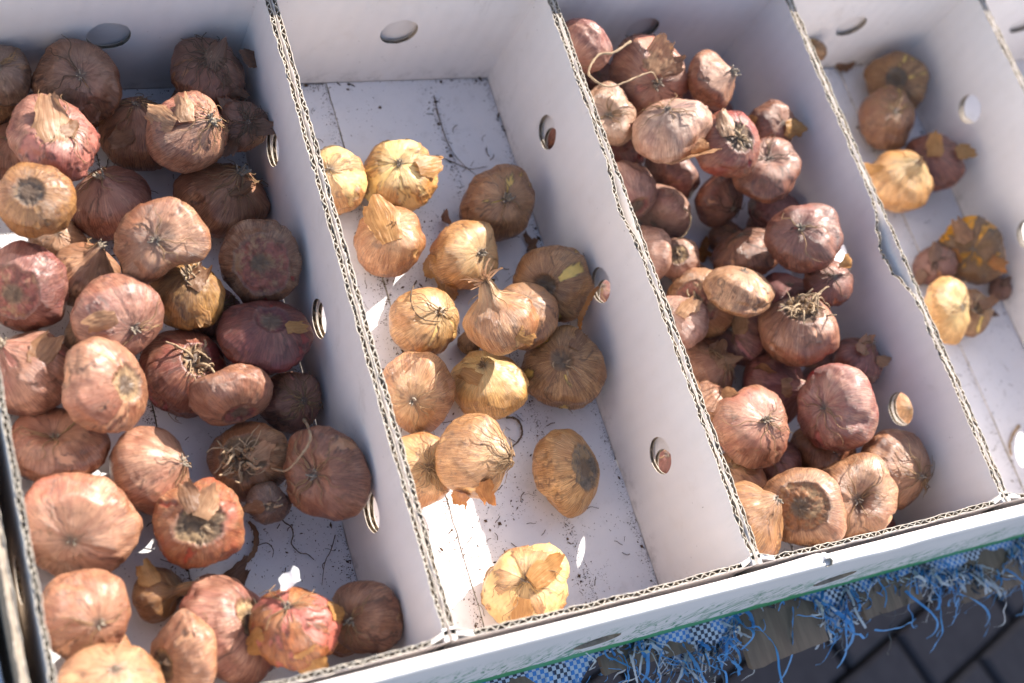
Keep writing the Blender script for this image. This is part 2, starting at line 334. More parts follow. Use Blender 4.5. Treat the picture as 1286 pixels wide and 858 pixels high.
BULBS=[
 ((-0.1517,0.3598,0.0006),0.0146,((0.9553,-0.091,0.2812),(-0.2682,0.1324,0.9542)),0.0185,0.800,'A','brown',{},[],'shadowed brown bulb under the pink bulb with the orange flake, left box'),
 ((-0.155,0.395,0.0307),0.0149,((0.9746,-0.1242,0.1861),(-0.2142,-0.2765,0.9369)),0.0171,0.850,'A','dust',{},[],'greyish brown bulb cut by the left edge of the photo, top left corner'),
 ((-0.1115,0.3873,0.0274),0.0214,((0.9904,-0.1069,0.0872),(-0.1219,-0.3822,0.916)),0.0257,0.800,'A','dark',{'dimple': 0.22},[((-0.008,-0.0196,0.0296),(-0.3047,-0.775,0.5536),(-0.2724,-0.486,-0.8304),0.0161,1.00),((0.0012,-0.0237,0.0251),(0.013,-0.9344,0.3559),(0.2721,-0.3392,-0.9005),0.0112,0.70),((-0.0108,-0.0169,0.0314),(-0.3967,-0.6787,0.6181),(-0.5582,-0.3562,-0.7494),0.0080,0.90)],'large dark brown bulb below the round hole of the back wall, left box'),
 ((-0.0343,0.3878,0.0314),0.0206,((0.9836,-0.1716,0.0552),(-0.0597,-0.0208,0.998)),0.0242,0.850,'A','dark',{'fib': 14},[((0.0005,-0.0033,0.041),(-0.0006,-0.1208,0.9927),(0.5893,0.8019,0.098),0.0152,1.10),((0.0089,-0.0181,0.0321),(0.3389,-0.7114,0.6157),(0.7756,-0.1592,-0.6108),0.0152,1.20),((0.0241,0.0003,0.0359),(0.7259,-0.0191,0.6876),(0.6454,0.3646,-0.6712),0.0152,1.10)],'shaggy dark brown bulb in the far right corner of the left box'),
 ((-0.02,0.3478,0.0368),0.0144,((0.9941,-0.0876,-0.0632),(0.0273,-0.3628,0.9315)),0.0166,0.850,'A','dark',{'fib': 16},[((0.0049,-0.0075,0.0256),(0.2643,-0.4867,0.8327),(0.9624,0.0766,-0.2607),0.0124,1.30),((-0.0082,0.0055,0.0265),(-0.4534,0.2398,0.8585),(-0.1688,0.9226,-0.3469),0.0104,1.30),((-0.0091,-0.0128,0.0172),(-0.5192,-0.7977,0.3069),(-0.2594,-0.1951,-0.9459),0.0104,1.30)],'ragged dark husk covered bulb beside the right wall, behind the half sunlit bulb'),
 ((-0.1381,0.2969,0.0006),0.0130,((0.9901,-0.1405,-0.0047),(-0.0068,-0.0812,0.9967)),0.0172,0.800,'A','tan',{},[],'tan bulb showing only its rim under the ochre bulb with the grey scar'),
 ((-0.0753,0.3663,0.0006),0.0210,((0.9677,-0.1436,0.2074),(-0.1661,0.2561,0.9523)),0.0252,0.850,'A','brown',{'neck': 0.12, 'pleat': 1.2, 'fib': 6},[((-0.0137,-0.0127,0.0359),(-0.5373,-0.4201,0.7313),(-0.8034,-0.0089,-0.5953),0.0126,0.80)],'brown bulb with a wrinkled top, left of the one with the golden crisp flake'),
 ((-0.1368,0.3385,0.044),0.0180,((0.9477,-0.2004,-0.2483),(0.283,0.1685,0.9442)),0.0282,0.580,'A','pinktan',{'stub': 0.5, 'peel': 0.25},[((-0.0024,-0.0035,0.0356),(0.1328,0.0349,0.9905),(-0.0307,0.999,-0.0311),0.0211,1.30),((0.0044,-0.0039,0.0342),(0.2785,0.0283,0.96),(0.7929,0.5572,-0.2465),0.0123,1.00)],'pink bulb with a torn orange flake on its crown, left box near the left edge'),
 ((-0.0349,0.3147,0.0006),0.0210,((0.9341,-0.2806,-0.2206),(0.2684,0.1449,0.9523)),0.0289,0.720,'A','brown',{'neck': 0.25, 'stub': 0.8, 'fib': 8},[((0.0043,-0.0059,0.0414),(0.2368,-0.0827,0.968),(0.9022,0.3884,-0.1875),0.0126,1.00)],'bulb half in sun with its neck against the right wall, left box'),
 ((-0.0575,0.3392,0.0385),0.0231,((0.8887,-0.0599,-0.4545),(0.4347,-0.2042,0.8771)),0.0262,0.850,'A','pinktan',{'stub': 0.8, 'neck': 0.12, 'pleat': 1.2, 'fib': 8, 'peel': 0.2},[((-0.0176,-0.0017,0.0416),(-0.5989,-0.0883,0.7959),(-0.5876,0.7238,-0.3618),0.0164,0.90),((-0.0056,-0.0004,0.0461),(-0.0895,-0.0604,0.9942),(0.0051,0.9981,0.0611),0.0131,1.20)],'sunlit brown bulb with a golden crisp flake and grey tip, top of the left box'),
 ((-0.1281,0.2672,0.0083),0.0181,((0.9104,-0.2875,-0.2975),(0.3677,0.2323,0.9005)),0.0206,0.850,'A','tan',{'neck': 0.38, 'stub': 0.5, 'pleat': 1.0},[],'tan bulb with a blunt pale neck, between the mauve one and the kidney shaped one'),
 ((-0.0545,0.2402,0.0006),0.0130,((0.9786,-0.1707,-0.1153),(0.0899,-0.1497,0.9846)),0.0177,0.800,'A','mauve',{'fib': 10},[],'dusky purple bulb in the gap left of the dark one with the red end'),
 ((-0.0743,0.2405,0.0208),0.0192,((0.9682,-0.2375,0.079),(-0.0185,-0.3825,-0.9238)),0.0222,0.850,'A','ochre',{'roots': 12, 'fib': 6},[((0.0015,-0.0003,0.0385),(0.0644,0.089,0.994),(0.6491,0.7528,-0.1094),0.0125,1.00),((-0.0003,-0.0172,0.0327),(-0.0096,-0.726,0.6877),(0.4372,-0.6215,-0.65),0.0111,1.00)],'ochre bulb with wispy roots tucked below the kidney shaped bulb'),
 ((-0.1029,0.3168,0.0006),0.0202,((0.9285,-0.0717,0.3643),(-0.3178,0.3538,0.8797)),0.0254,0.800,'A','pinktan',{'neck': 0.22, 'stub': 0.7, 'pleat': 1.3, 'fib': 4},[],'pink brown bulb with radiating streaks from a black tipped neck, left box'),
 ((-0.1539,0.2951,0.0511),0.0185,((0.9367,-0.1818,0.2992),(0.3334,0.2029,-0.9207)),0.0227,0.780,'A','ochre',{'scar': 0.3, 'scarc': 'grey', 'stub': 0.0},[],'round ochre bulb with a rough grey scar in a hollow, left box'),
 ((-0.0908,0.262,0.0479),0.0209,((0.2965,-0.9402,-0.1675),(-0.4207,-0.286,0.8609)),0.0269,0.680,'A','tan',{'dimple': 0.2, 'notch': (0.42, 0.6), 'stub': 0.35},[],'smooth kidney shaped tan bulb with a small dark eye, left box'),
 ((-0.0293,0.255,0.0254),0.0226,((0.9359,-0.2378,0.2599),(0.3442,0.4607,-0.8181)),0.0266,0.780,'A','redscar',{'scar': 0.62, 'scarc': 'red', 'rough': 1},[],'bulb showing a red ringed base, beside the right wall of the left box'),
 ((-0.1642,0.2566,0.0173),0.0227,((0.8723,-0.3534,0.3379),(0.4837,0.522,-0.7026)),0.0252,0.800,'A','mauve',{'scar': 0.55, 'scarc': 'red'},[],'mauve bulb with a pink and cream base, cut by the left edge of the photo'),
 ((-0.1197,0.2262,0.0314),0.0238,((0.9701,0.1884,-0.1529),(0.2424,-0.7767,0.5813)),0.0256,0.820,'A','pinktan',{'dimple': 0.15, 'stub': 0.5, 'pleat': 1.5},[((-0.0108,-0.0099,0.0418),(-0.3131,-0.5473,0.7762),(-0.9151,-0.0447,-0.4006),0.0128,0.70)],'pale tan bulb with a crumpled tip facing down right, left box centre'),
 ((-0.0359,0.2061,0.0274),0.0182,((0.9568,-0.2802,0.0781),(-0.0229,-0.3404,-0.94)),0.0284,0.580,'A','darkred',{'scar': 0.3, 'scarc': 'dred'},[((0.0114,-0.0029,0.0342),(0.2678,0.1513,0.9515),(0.9623,0.0077,-0.272),0.0106,0.50)],'dark purplish bulb with a bright red end below the red ringed bulb'),
 ((-0.1686,0.2103,0.0006),0.0234,((0.797,0.1243,0.5911),(-0.5764,0.4492,0.6827)),0.0255,0.850,'A','mauve',{'neck': 0.2, 'stub': 0.7, 'pleat': 1.4},[((0.0047,0.0006,0.047),(0.0614,0.1087,0.9922),(0.658,0.743,-0.1221),0.0159,0.80)],'mauve bulb with white streaks fanning from its top left tip'),
 ((-0.0822,0.1998,0.0006),0.0210,((0.9471,-0.2301,-0.2239),(-0.232,-0.0085,-0.9727)),0.0273,0.800,'A','pinkred',{'roots': 16, 'scar': 0.3, 'scarc': 'cream'},[],'pink orange bulb with thick dry roots lying on its crown, left box'),
 ((-0.0232,0.1724,0.0051),0.0173,((0.9778,-0.0702,-0.1975),(0.1547,-0.3941,0.9059)),0.0198,0.850,'A','mauve',{'fib': 10, 'pleat': 1.2},[],'deeply shaded purple bulb with a frayed tip, by the right wall of the left box'),
 ((-0.0642,0.1719,0.0215),0.0249,((0.5995,-0.1258,-0.7904),(-0.0443,0.9808,-0.1897)),0.0252,0.600,'A','tan',{'scar': 0.35, 'scarc': 'red', 'notch': (0.25, 0.7)},[],'smooth bean shaped tan bulb leaning on the rooted pink one'),
 ((-0.1359,0.1823,0.0367),0.0225,((0.7231,0.0171,-0.6906),(-0.6701,0.2603,-0.6951)),0.0269,0.620,'A','tan',{'scar': 0.35, 'scarc': 'cream', 'peel': 0.15, 'waves': 1},[],'upright oval pinkish tan bulb standing on its edge in the left box'),
 ((-0.1612,0.1668,0.0006),0.0202,((0.9767,-0.126,0.1736),(-0.0715,0.5719,0.8172)),0.0279,0.560,'A','tan',{'dimple': 0.35, 'waves': 1},[],'long flat peach bulb with a hollow top, by the left wall of the left box'),
 ((-0.1148,0.1428,0.0006),0.0218,((0.6933,-0.2158,-0.6876),(0.683,-0.108,0.7224)),0.0248,0.850,'A','pinktan',{'neck': 0.2, 'stub': 0.5, 'pleat': 1.2},[],'rosy bulb with its neck pointing right, in the middle of the left box'),
 ((-0.0573,0.1392,0.0006),0.0202,((0.8583,-0.2779,0.4313),(0.477,0.1226,-0.8703)),0.0238,0.850,'A','tan',{'roots': 34, 'scar': 0.5, 'scarc': 'dirt'},[((-0.0001,-0.0031,0.0409),(-0.126,-0.145,0.9814),(0.8742,0.4513,0.179),0.0119,1.20),((-0.0003,-0.0173,0.034),(-0.1103,-0.6919,0.7135),(0.4363,-0.6787,-0.5908),0.0119,1.20)],'bulb crowned with a thick tangle of curly roots, left box'),
 ((-0.0548,0.1095,0.0207),0.0105,((0.9871,-0.1552,0.0388),(0.1097,0.4796,-0.8706)),0.0123,0.800,'A','dust',{'roots': 6, 'fib': 14},[((-0.0086,-0.0028,0.0166),(-0.6384,-0.3395,0.6908),(-0.7483,0.0634,-0.6604),0.0092,1.20)],'small ragged husk clump below the bulb with curly roots'),
 ((-0.0248,0.1155,0.0297),0.0247,((0.5911,-0.4483,0.6705),(-0.7996,-0.2167,0.5601)),0.0277,0.600,'A','brown',{'dimple': 0.25, 'stub': 0.5, 'fib': 6},[],'brown oval bulb with a dark eye, leaning on the first divider'),
 ((-0.1225,0.0749,0.0006),0.0146,((0.6302,-0.1054,-0.7693),(0.7392,-0.2217,0.6359)),0.0162,0.800,'A','ochre',{'neck': 0.8, 'stub': 0.8, 'fib': 8},[((-0.0053,0.0064,0.0283),(-0.2372,0.3589,0.9027),(-0.2065,0.8894,-0.4079),0.0122,1.20)],'withered yellowish bulb with a long crumpled neck pointing right'),
 ((-0.0977,0.1031,0.0148),0.0220,((0.9632,-0.2322,0.1354),(0.1857,0.2106,-0.9598)),0.0255,0.850,'A','red',{'scar': 0.45, 'scarc': 'dirt', 'rough': 1, 'roots': 3},[((0.0006,0.003,0.044),(-0.0304,0.0466,0.9985),(0.5457,0.8377,-0.0224),0.0144,1.20),((-0.0061,0.0072,0.0425),(-0.258,0.1946,0.9463),(-0.0475,0.9758,-0.2136),0.0128,1.20)],'knobbly orange red bulb with a torn crest, left box'),
 ((-0.1592,0.1162,0.0027),0.0277,((-0.906,0.408,-0.1126),(-0.3434,-0.5528,0.7593)),0.0305,0.840,'A','pinktan',{'dimple': 0.16, 'stub': 0.2, 'notch': (0.22, 0.3)},[],'biggest bulb, peach with a white pointed tip, against the left wall'),
 ((-0.1572,0.0489,0.0006),0.0130,((0.9637,-0.2486,0.0978),(-0.0709,0.1151,0.9908)),0.0170,0.800,'A','tan',{},[((0.0029,0.0027,0.0262),(0.1146,0.169,0.9789),(0.6921,0.6933,-0.2007),0.0106,1.00),((-0.0102,0.0001,0.0236),(-0.5342,0.041,0.8444),(-0.811,0.257,-0.5256),0.0106,1.00)],'small tan bulb with loose flaps behind the lowest left bulb'),
 ((-0.1655,0.0658,0.0215),0.0217,((0.9728,-0.0638,-0.2227),(0.1603,-0.5087,0.8459)),0.0242,0.850,'A','tan',{'dimple': 0.12, 'stub': 0.4, 'pleat': 1.4},[],'tan bulb with pleats running to its tip, just below the biggest bulb'),
 ((-0.0208,0.0311,0.0257),0.0199,((-0.5181,0.2817,-0.8076),(-0.8499,-0.064,0.523)),0.0213,0.750,'A','brown',{'dimple': 0.2, 'stub': 0.6, 'notch': (0.25, 0.5)},[],'shaded brown bulb in the near right corner of the left box'),
 ((-0.0899,0.0446,0.0006),0.0234,((0.7451,-0.4063,-0.5289),(-0.5938,-0.0431,-0.8034)),0.0302,0.660,'A','pinktan',{'scar': 0.38, 'scarc': 'cream', 'roots': 4},[],'tall pinkish bulb with cracked pale base, near the front of the left box'),
 ((-0.063,0.033,0.0319),0.0209,((0.8852,-0.1436,0.4425),(-0.3155,0.5137,0.7979)),0.0231,0.850,'A','gold2',{'peel': 0.5, 'stub': 0.5},[((0.0013,-0.0199,0.0326),(0.065,-0.8726,0.4841),(0.3918,-0.4238,-0.8166),0.0202,0.70),((0.0197,0.0007,0.0328),(0.8292,0.062,0.5555),(0.5533,0.0491,-0.8315),0.0145,0.70),((-0.0221,-0.0031,0.0243),(-0.9674,-0.0626,0.2453),(-0.2432,-0.0386,-0.9692),0.0145,0.60)],'bulb with torn orange skin baring smooth pink flesh, near the front of the left box'),
 ((-0.1631,0.023,0.0364),0.0204,((0.9553,-0.2953,0.0112),(0.104,0.3715,0.9226)),0.0258,0.750,'A','tan',{},[],'smooth tan bulb cut by the bottom edge of the photo, lowest on the left'),
 ((-0.1229,0.0332,0.0236),0.0228,((-0.2148,0.9679,-0.1303),(0.9336,0.1643,-0.3185)),0.0237,0.580,'A','tan',{'scar': 0.3, 'scarc': 'cream', 'roots': 3, 'notch': (0.2, 0.6)},[],'curved sausage like tan bulb with red tinge at the bottom of the left box'),
 ((0.0426,0.3229,0.0006),0.0202,((0.9002,-0.2416,0.3622),(-0.3955,-0.1058,0.9124)),0.0244,0.850,'B','gold',{'peel': 0.55, 'dimple': 0.1, 'stub': 0.3},[],'pale yellow peeling bulb half hidden by the first divider'),
 ((0.0901,0.3216,0.0006),0.0218,((0.9167,-0.2523,0.3098),(-0.3244,-0.0174,0.9457)),0.0271,0.820,'B','gold',{'peel': 0.5, 'stub': 0.5, 'dimple': 0.1},[((0.0116,-0.0056,0.0428),(0.2956,-0.1874,0.9367),(0.9357,0.2542,-0.2444),0.0169,0.40)],'golden bulb with cracked skin baring white and yellow flesh, second box'),
 ((0.0707,0.2738,0.0006),0.0202,((0.9435,-0.2604,0.2051),(-0.1962,0.06,0.9787)),0.0248,0.860,'B','golda',{'stub': 0.4, 'pleat': 0.6},[((-0.0097,0.0009,0.0394),(-0.3874,0.0478,0.9207),(-0.0671,0.9945,-0.0798),0.0248,0.25)],'round golden bulb with fine lines radiating from a small orange hole'),
 ((0.1576,0.2943,0.0006),0.0226,((0.9735,-0.1978,0.1152),(-0.1787,-0.342,0.9225)),0.0272,0.840,'B','goldbrown',{'stub': 0.8, 'dimple': 0.12},[((-0.0351,-0.0008,0.01),(-0.9513,-0.0399,-0.3056),(0.2609,0.4233,-0.8676),0.0119,1.20)],'brown bulb with a stubby stem and a loose curl on its left, second box'),
 ((0.1203,0.257,0.0006),0.0218,((0.9689,-0.0575,-0.2408),(0.2012,-0.3838,0.9012)),0.0258,0.860,'B','golda',{'stub': 0.6, 'pleat': 1.0, 'dimple': 0.1},[((-0.025,-0.0053,0.0197),(-0.974,-0.1768,-0.1419),(0.0784,0.3247,-0.9426),0.0194,0.60),((-0.0158,-0.018,0.0125),(-0.6207,-0.6656,-0.4143),(0.4317,0.1509,-0.8893),0.0194,0.70)],'golden bulb with peeled off skin hanging at its lower left, second box'),
 ((0.1109,0.1993,0.0006),0.0074,((0.8943,-0.2793,0.3496),(-0.1612,0.5276,0.8341)),0.0080,0.900,'B','goldbrown',{},[],'tiny brown bulblet between the golden bulbs of the second box'),
 ((0.1725,0.2235,0.0126),0.0250,((0.6731,-0.4248,0.6054),(0.7386,0.3453,-0.579)),0.0264,0.840,'B','goldbrown',{'scar': 0.22, 'scarc': 'grey', 'fib': 5, 'peel': 0.05},[],'brown bulb with a bright yellow spot by the second divider'),
 ((0.1377,0.2001,0.0226),0.0190,((0.9021,-0.3188,0.291),(-0.218,0.2452,0.9446)),0.0219,0.850,'B','goldbrown',{},[],'dull brown bulb right behind the teardrop shaped one'),
 ((0.1638,0.1661,0.0006),0.0234,((0.8616,-0.3011,0.4088),(0.4425,0.0505,-0.8954)),0.0277,0.840,'B','goldbrown',{'scar': 0.2, 'scarc': 'dirt', 'peel': 0.08, 'roots': 4},[((0.0035,0.0084,0.0465),(0.0011,0.2563,0.9666),(0.7522,0.6368,-0.1697),0.0138,0.80)],'brown bulb with a dark hairy centre and pale yellow patches'),
 ((0.0778,0.2134,0.0006),0.0202,((0.9525,-0.235,-0.1935),(0.1672,-0.1273,0.9777)),0.0249,0.860,'B','golda',{'stub': 0.4, 'pleat': 0.8},[],'golden bulb with a dark curved root lying across it'),
 ((0.0575,0.1662,0.0006),0.0226,((0.8646,-0.322,0.3858),(-0.502,-0.5186,0.6922)),0.0251,0.860,'B','golda',{'stub': 0.5, 'pleat': 1.2, 'dimple': 0.1},[],'golden bulb with straw coloured tip, touching the first divider below its middle'),
 ((0.1082,0.1641,0.0006),0.0202,((0.8496,-0.2441,0.4676),(-0.3723,0.3504,0.8594)),0.0254,0.780,'B','gold',{'stub': 0.5, 'neck': 0.1, 'pleat': 1.0},[((-0.0151,0.002,0.0342),(-0.6169,0.1949,0.7626),(-0.4627,0.694,-0.5516),0.0127,0.60)],'squat golden bulb with a pale flap, lowest of the crowd in the second box'),
 ((0.1069,0.1895,0.0432),0.0216,((0.7976,-0.0325,0.6023),(-0.3913,0.732,0.5577)),0.0220,0.950,'B','golda',{'neck': 0.45, 'tuft': 1, 'pleat': 1.0},[((0.0065,-0.0166,0.0344),(0.3057,-0.775,0.553),(0.7951,-0.1118,-0.5961),0.0138,0.50)],'teardrop golden bulb with a dry tuft at its neck'),
 ((0.0449,0.1166,0.0006),0.0186,((0.9803,-0.1891,-0.0576),(0.0071,-0.2576,0.9662)),0.0231,0.850,'B','gold',{'fib': 12, 'stub': 0.4, 'dimple': 0.12, 'pleat': 0.8},[],'pale bulb with dark fibres on its tip, half hidden by the first divider'),
 ((0.0701,0.1098,0.0268),0.0236,((0.8614,0.0656,-0.5037),(0.4867,-0.3909,0.7813)),0.0255,0.880,'B','apricot',{'neck': 0.18, 'stub': 0.5, 'fib': 8},[((-0.0139,-0.0207,0.0182),(-0.5588,-0.7944,-0.2382),(0.3945,-0.002,-0.9189),0.0128,1.10),((-0.0032,-0.0224,0.0325),(-0.0429,-0.8921,0.4499),(0.2923,-0.4418,-0.8482),0.0128,1.30)],'smooth apricot bulb with ragged orange husks hanging below'),
 ((0.1454,0.0979,0.0006),0.0194,((0.8566,-0.1991,-0.476),(-0.433,0.2245,-0.873)),0.0273,0.640,'B','golda',{'scar': 0.48, 'scarc': 'grey', 'peel': 0.0},[],'lone golden bulb tipped on edge showing its grey base'),
 ((0.0911,0.03,0.0006),0.0226,((0.8674,-0.2894,0.4049),(-0.3917,0.1051,0.9141)),0.0282,0.800,'B','gold',{'peel': 0.6, 'pleat': 1.5, 'dimple': 0.12, 'stub': 0.3},[((0.0005,0.0016,0.0458),(-0.1217,0.0833,0.9891),(0.9204,0.3825,0.081),0.0176,0.90),((-0.0138,-0.014,0.0378),(-0.5415,-0.3948,0.7422),(-0.1969,-0.7987,-0.5686),0.0141,0.80)],'cracked golden bulb with bright yellow flesh alone by the front wall'),
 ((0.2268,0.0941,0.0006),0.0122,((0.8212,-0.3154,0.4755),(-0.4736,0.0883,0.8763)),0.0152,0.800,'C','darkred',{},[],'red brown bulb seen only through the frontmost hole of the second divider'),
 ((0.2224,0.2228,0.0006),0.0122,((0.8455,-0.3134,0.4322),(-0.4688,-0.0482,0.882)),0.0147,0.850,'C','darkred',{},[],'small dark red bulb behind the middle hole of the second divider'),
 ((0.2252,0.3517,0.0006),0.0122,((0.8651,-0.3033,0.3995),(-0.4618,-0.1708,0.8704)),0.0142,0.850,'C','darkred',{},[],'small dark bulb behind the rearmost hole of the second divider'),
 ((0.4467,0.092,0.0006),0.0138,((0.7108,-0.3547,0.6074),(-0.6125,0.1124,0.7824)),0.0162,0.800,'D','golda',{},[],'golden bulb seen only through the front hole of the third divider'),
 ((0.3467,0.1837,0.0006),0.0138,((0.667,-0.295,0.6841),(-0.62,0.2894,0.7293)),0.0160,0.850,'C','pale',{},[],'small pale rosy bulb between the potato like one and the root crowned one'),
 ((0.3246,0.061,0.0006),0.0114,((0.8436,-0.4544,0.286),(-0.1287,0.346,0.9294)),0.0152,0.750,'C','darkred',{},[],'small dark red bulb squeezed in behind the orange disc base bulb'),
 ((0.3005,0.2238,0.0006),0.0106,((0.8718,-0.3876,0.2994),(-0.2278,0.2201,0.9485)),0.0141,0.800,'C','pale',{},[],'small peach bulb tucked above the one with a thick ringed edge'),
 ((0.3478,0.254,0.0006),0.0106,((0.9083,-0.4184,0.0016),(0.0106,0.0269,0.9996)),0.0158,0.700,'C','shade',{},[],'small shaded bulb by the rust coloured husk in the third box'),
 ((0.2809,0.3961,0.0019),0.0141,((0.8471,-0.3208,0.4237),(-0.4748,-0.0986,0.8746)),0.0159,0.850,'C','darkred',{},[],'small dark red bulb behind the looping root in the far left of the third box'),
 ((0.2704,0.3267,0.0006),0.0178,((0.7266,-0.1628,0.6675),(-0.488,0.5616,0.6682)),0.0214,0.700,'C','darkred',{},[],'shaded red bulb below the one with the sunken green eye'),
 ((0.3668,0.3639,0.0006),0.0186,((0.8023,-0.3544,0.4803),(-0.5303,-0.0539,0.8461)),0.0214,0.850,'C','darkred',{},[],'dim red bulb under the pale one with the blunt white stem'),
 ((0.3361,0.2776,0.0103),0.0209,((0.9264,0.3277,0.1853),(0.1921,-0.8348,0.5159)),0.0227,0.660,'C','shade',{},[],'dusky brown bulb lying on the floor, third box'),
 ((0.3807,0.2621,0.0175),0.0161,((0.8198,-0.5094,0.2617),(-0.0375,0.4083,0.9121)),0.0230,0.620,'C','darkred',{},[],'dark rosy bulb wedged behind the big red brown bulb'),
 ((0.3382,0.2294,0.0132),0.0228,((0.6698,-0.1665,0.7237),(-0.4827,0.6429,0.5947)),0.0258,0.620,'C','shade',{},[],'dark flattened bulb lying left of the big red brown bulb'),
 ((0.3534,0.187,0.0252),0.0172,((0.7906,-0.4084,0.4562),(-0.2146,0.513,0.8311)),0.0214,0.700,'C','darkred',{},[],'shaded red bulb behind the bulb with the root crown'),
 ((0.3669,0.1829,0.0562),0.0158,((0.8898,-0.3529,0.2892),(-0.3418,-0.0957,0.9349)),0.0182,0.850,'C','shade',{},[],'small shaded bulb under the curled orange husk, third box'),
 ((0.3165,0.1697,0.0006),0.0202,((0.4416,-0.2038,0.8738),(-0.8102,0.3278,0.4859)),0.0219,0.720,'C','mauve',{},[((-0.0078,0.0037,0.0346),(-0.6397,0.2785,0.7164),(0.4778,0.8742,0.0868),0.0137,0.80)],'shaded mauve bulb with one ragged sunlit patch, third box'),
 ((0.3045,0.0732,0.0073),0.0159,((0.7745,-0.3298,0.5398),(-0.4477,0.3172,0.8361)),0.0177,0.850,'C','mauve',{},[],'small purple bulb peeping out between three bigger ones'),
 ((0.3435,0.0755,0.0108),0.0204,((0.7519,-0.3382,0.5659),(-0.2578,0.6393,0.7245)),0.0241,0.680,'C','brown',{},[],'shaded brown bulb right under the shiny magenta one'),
 ((0.3698,0.0191,0.0006),0.0146,((0.7347,-0.3293,0.5931),(-0.5254,0.2769,0.8046)),0.0181,0.800,'C','darkred',{},[],'dark reddish bulb at the front wall of the third box, mostly hidden'),
 ((0.3852,0.1299,0.0316),0.0172,((0.818,-0.5729,0.0511),(0.0934,0.22,0.971)),0.0190,0.900,'C','mauve',{'neck': 0.3},[((-0.0043,0.0032,0.0336),(-0.1866,0.1956,0.9628),(0.7781,0.6277,0.0233),0.0118,1.20),((0.0066,-0.0074,0.0319),(0.3403,-0.3334,0.8792),(0.9056,-0.1357,-0.4019),0.0095,1.20)],'small purple bulb with pointed husks beside the third divider'),
 ((0.3753,0.3145,0.0529),0.0171,((0.9792,-0.1945,-0.0569),(-0.0175,-0.361,0.9324)),0.0197,0.850,'C','shade',{'roots': 6},[((0.0073,-0.0088,0.0301),(0.3169,-0.4815,0.8172),(0.9425,0.0637,-0.328),0.0172,1.30),((-0.0193,0.0034,0.0185),(-0.9824,0.1704,0.0769),(0.0467,0.6221,-0.7815),0.0148,1.20)],'dark bulb with a golden curled husk at its right side'),
 ((0.3517,0.2782,0.0537),0.0195,((0.836,-0.3955,0.3804),(-0.3421,0.1666,0.9248)),0.0267,0.680,'C','shade',{'dimple': 0.2},[],'dark brown flat bulb leaning on the third divider'),
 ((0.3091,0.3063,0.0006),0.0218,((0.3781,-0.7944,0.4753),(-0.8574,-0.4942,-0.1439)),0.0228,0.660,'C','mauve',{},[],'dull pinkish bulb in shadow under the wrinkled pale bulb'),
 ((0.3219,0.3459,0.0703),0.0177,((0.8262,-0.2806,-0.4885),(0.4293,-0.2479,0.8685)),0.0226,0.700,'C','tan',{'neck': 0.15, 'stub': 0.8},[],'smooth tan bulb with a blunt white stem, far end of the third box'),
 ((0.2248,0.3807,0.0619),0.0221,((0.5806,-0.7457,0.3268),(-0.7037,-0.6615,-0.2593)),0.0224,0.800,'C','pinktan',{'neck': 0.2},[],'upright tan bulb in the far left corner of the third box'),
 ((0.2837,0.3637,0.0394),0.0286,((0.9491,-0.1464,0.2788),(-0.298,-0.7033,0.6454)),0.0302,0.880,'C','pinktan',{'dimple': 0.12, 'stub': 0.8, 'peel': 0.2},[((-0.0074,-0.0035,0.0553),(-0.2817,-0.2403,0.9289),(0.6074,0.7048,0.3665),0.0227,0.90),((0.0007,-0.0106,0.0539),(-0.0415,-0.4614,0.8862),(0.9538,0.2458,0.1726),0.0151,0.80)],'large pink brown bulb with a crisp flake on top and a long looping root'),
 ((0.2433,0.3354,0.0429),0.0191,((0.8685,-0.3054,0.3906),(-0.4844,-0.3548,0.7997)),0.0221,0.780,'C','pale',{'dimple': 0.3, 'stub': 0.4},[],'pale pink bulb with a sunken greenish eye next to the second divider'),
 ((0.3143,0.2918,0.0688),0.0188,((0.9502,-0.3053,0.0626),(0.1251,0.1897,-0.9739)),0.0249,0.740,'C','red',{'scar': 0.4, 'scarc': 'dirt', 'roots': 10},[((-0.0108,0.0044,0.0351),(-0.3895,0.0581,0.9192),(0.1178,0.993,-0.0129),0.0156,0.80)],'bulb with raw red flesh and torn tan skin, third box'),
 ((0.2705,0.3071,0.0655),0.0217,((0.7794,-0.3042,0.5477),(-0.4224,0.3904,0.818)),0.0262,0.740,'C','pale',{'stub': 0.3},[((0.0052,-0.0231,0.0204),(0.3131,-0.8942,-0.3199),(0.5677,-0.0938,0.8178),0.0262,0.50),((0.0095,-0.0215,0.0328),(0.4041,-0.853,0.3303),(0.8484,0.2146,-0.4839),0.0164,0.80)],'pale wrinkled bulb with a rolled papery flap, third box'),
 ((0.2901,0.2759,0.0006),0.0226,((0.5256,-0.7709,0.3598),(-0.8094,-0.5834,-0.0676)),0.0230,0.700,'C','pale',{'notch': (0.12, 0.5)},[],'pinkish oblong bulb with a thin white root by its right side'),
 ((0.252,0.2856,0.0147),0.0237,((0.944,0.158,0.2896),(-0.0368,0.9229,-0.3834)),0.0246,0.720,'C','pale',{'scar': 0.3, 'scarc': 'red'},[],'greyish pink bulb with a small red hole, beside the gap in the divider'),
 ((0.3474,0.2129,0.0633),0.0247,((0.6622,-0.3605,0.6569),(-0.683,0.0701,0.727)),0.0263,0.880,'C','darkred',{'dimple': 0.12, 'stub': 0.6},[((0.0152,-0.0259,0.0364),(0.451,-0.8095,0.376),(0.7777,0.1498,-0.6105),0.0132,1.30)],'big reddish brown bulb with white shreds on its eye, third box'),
 ((0.2845,0.2352,0.0112),0.0144,((0.8144,-0.3342,0.4744),(0.519,0.0538,-0.8531)),0.0162,0.850,'C','pale',{'roots': 7, 'scar': 0.4, 'scarc': 'cream'},[],'small pink bulb with a few short roots, third box'),
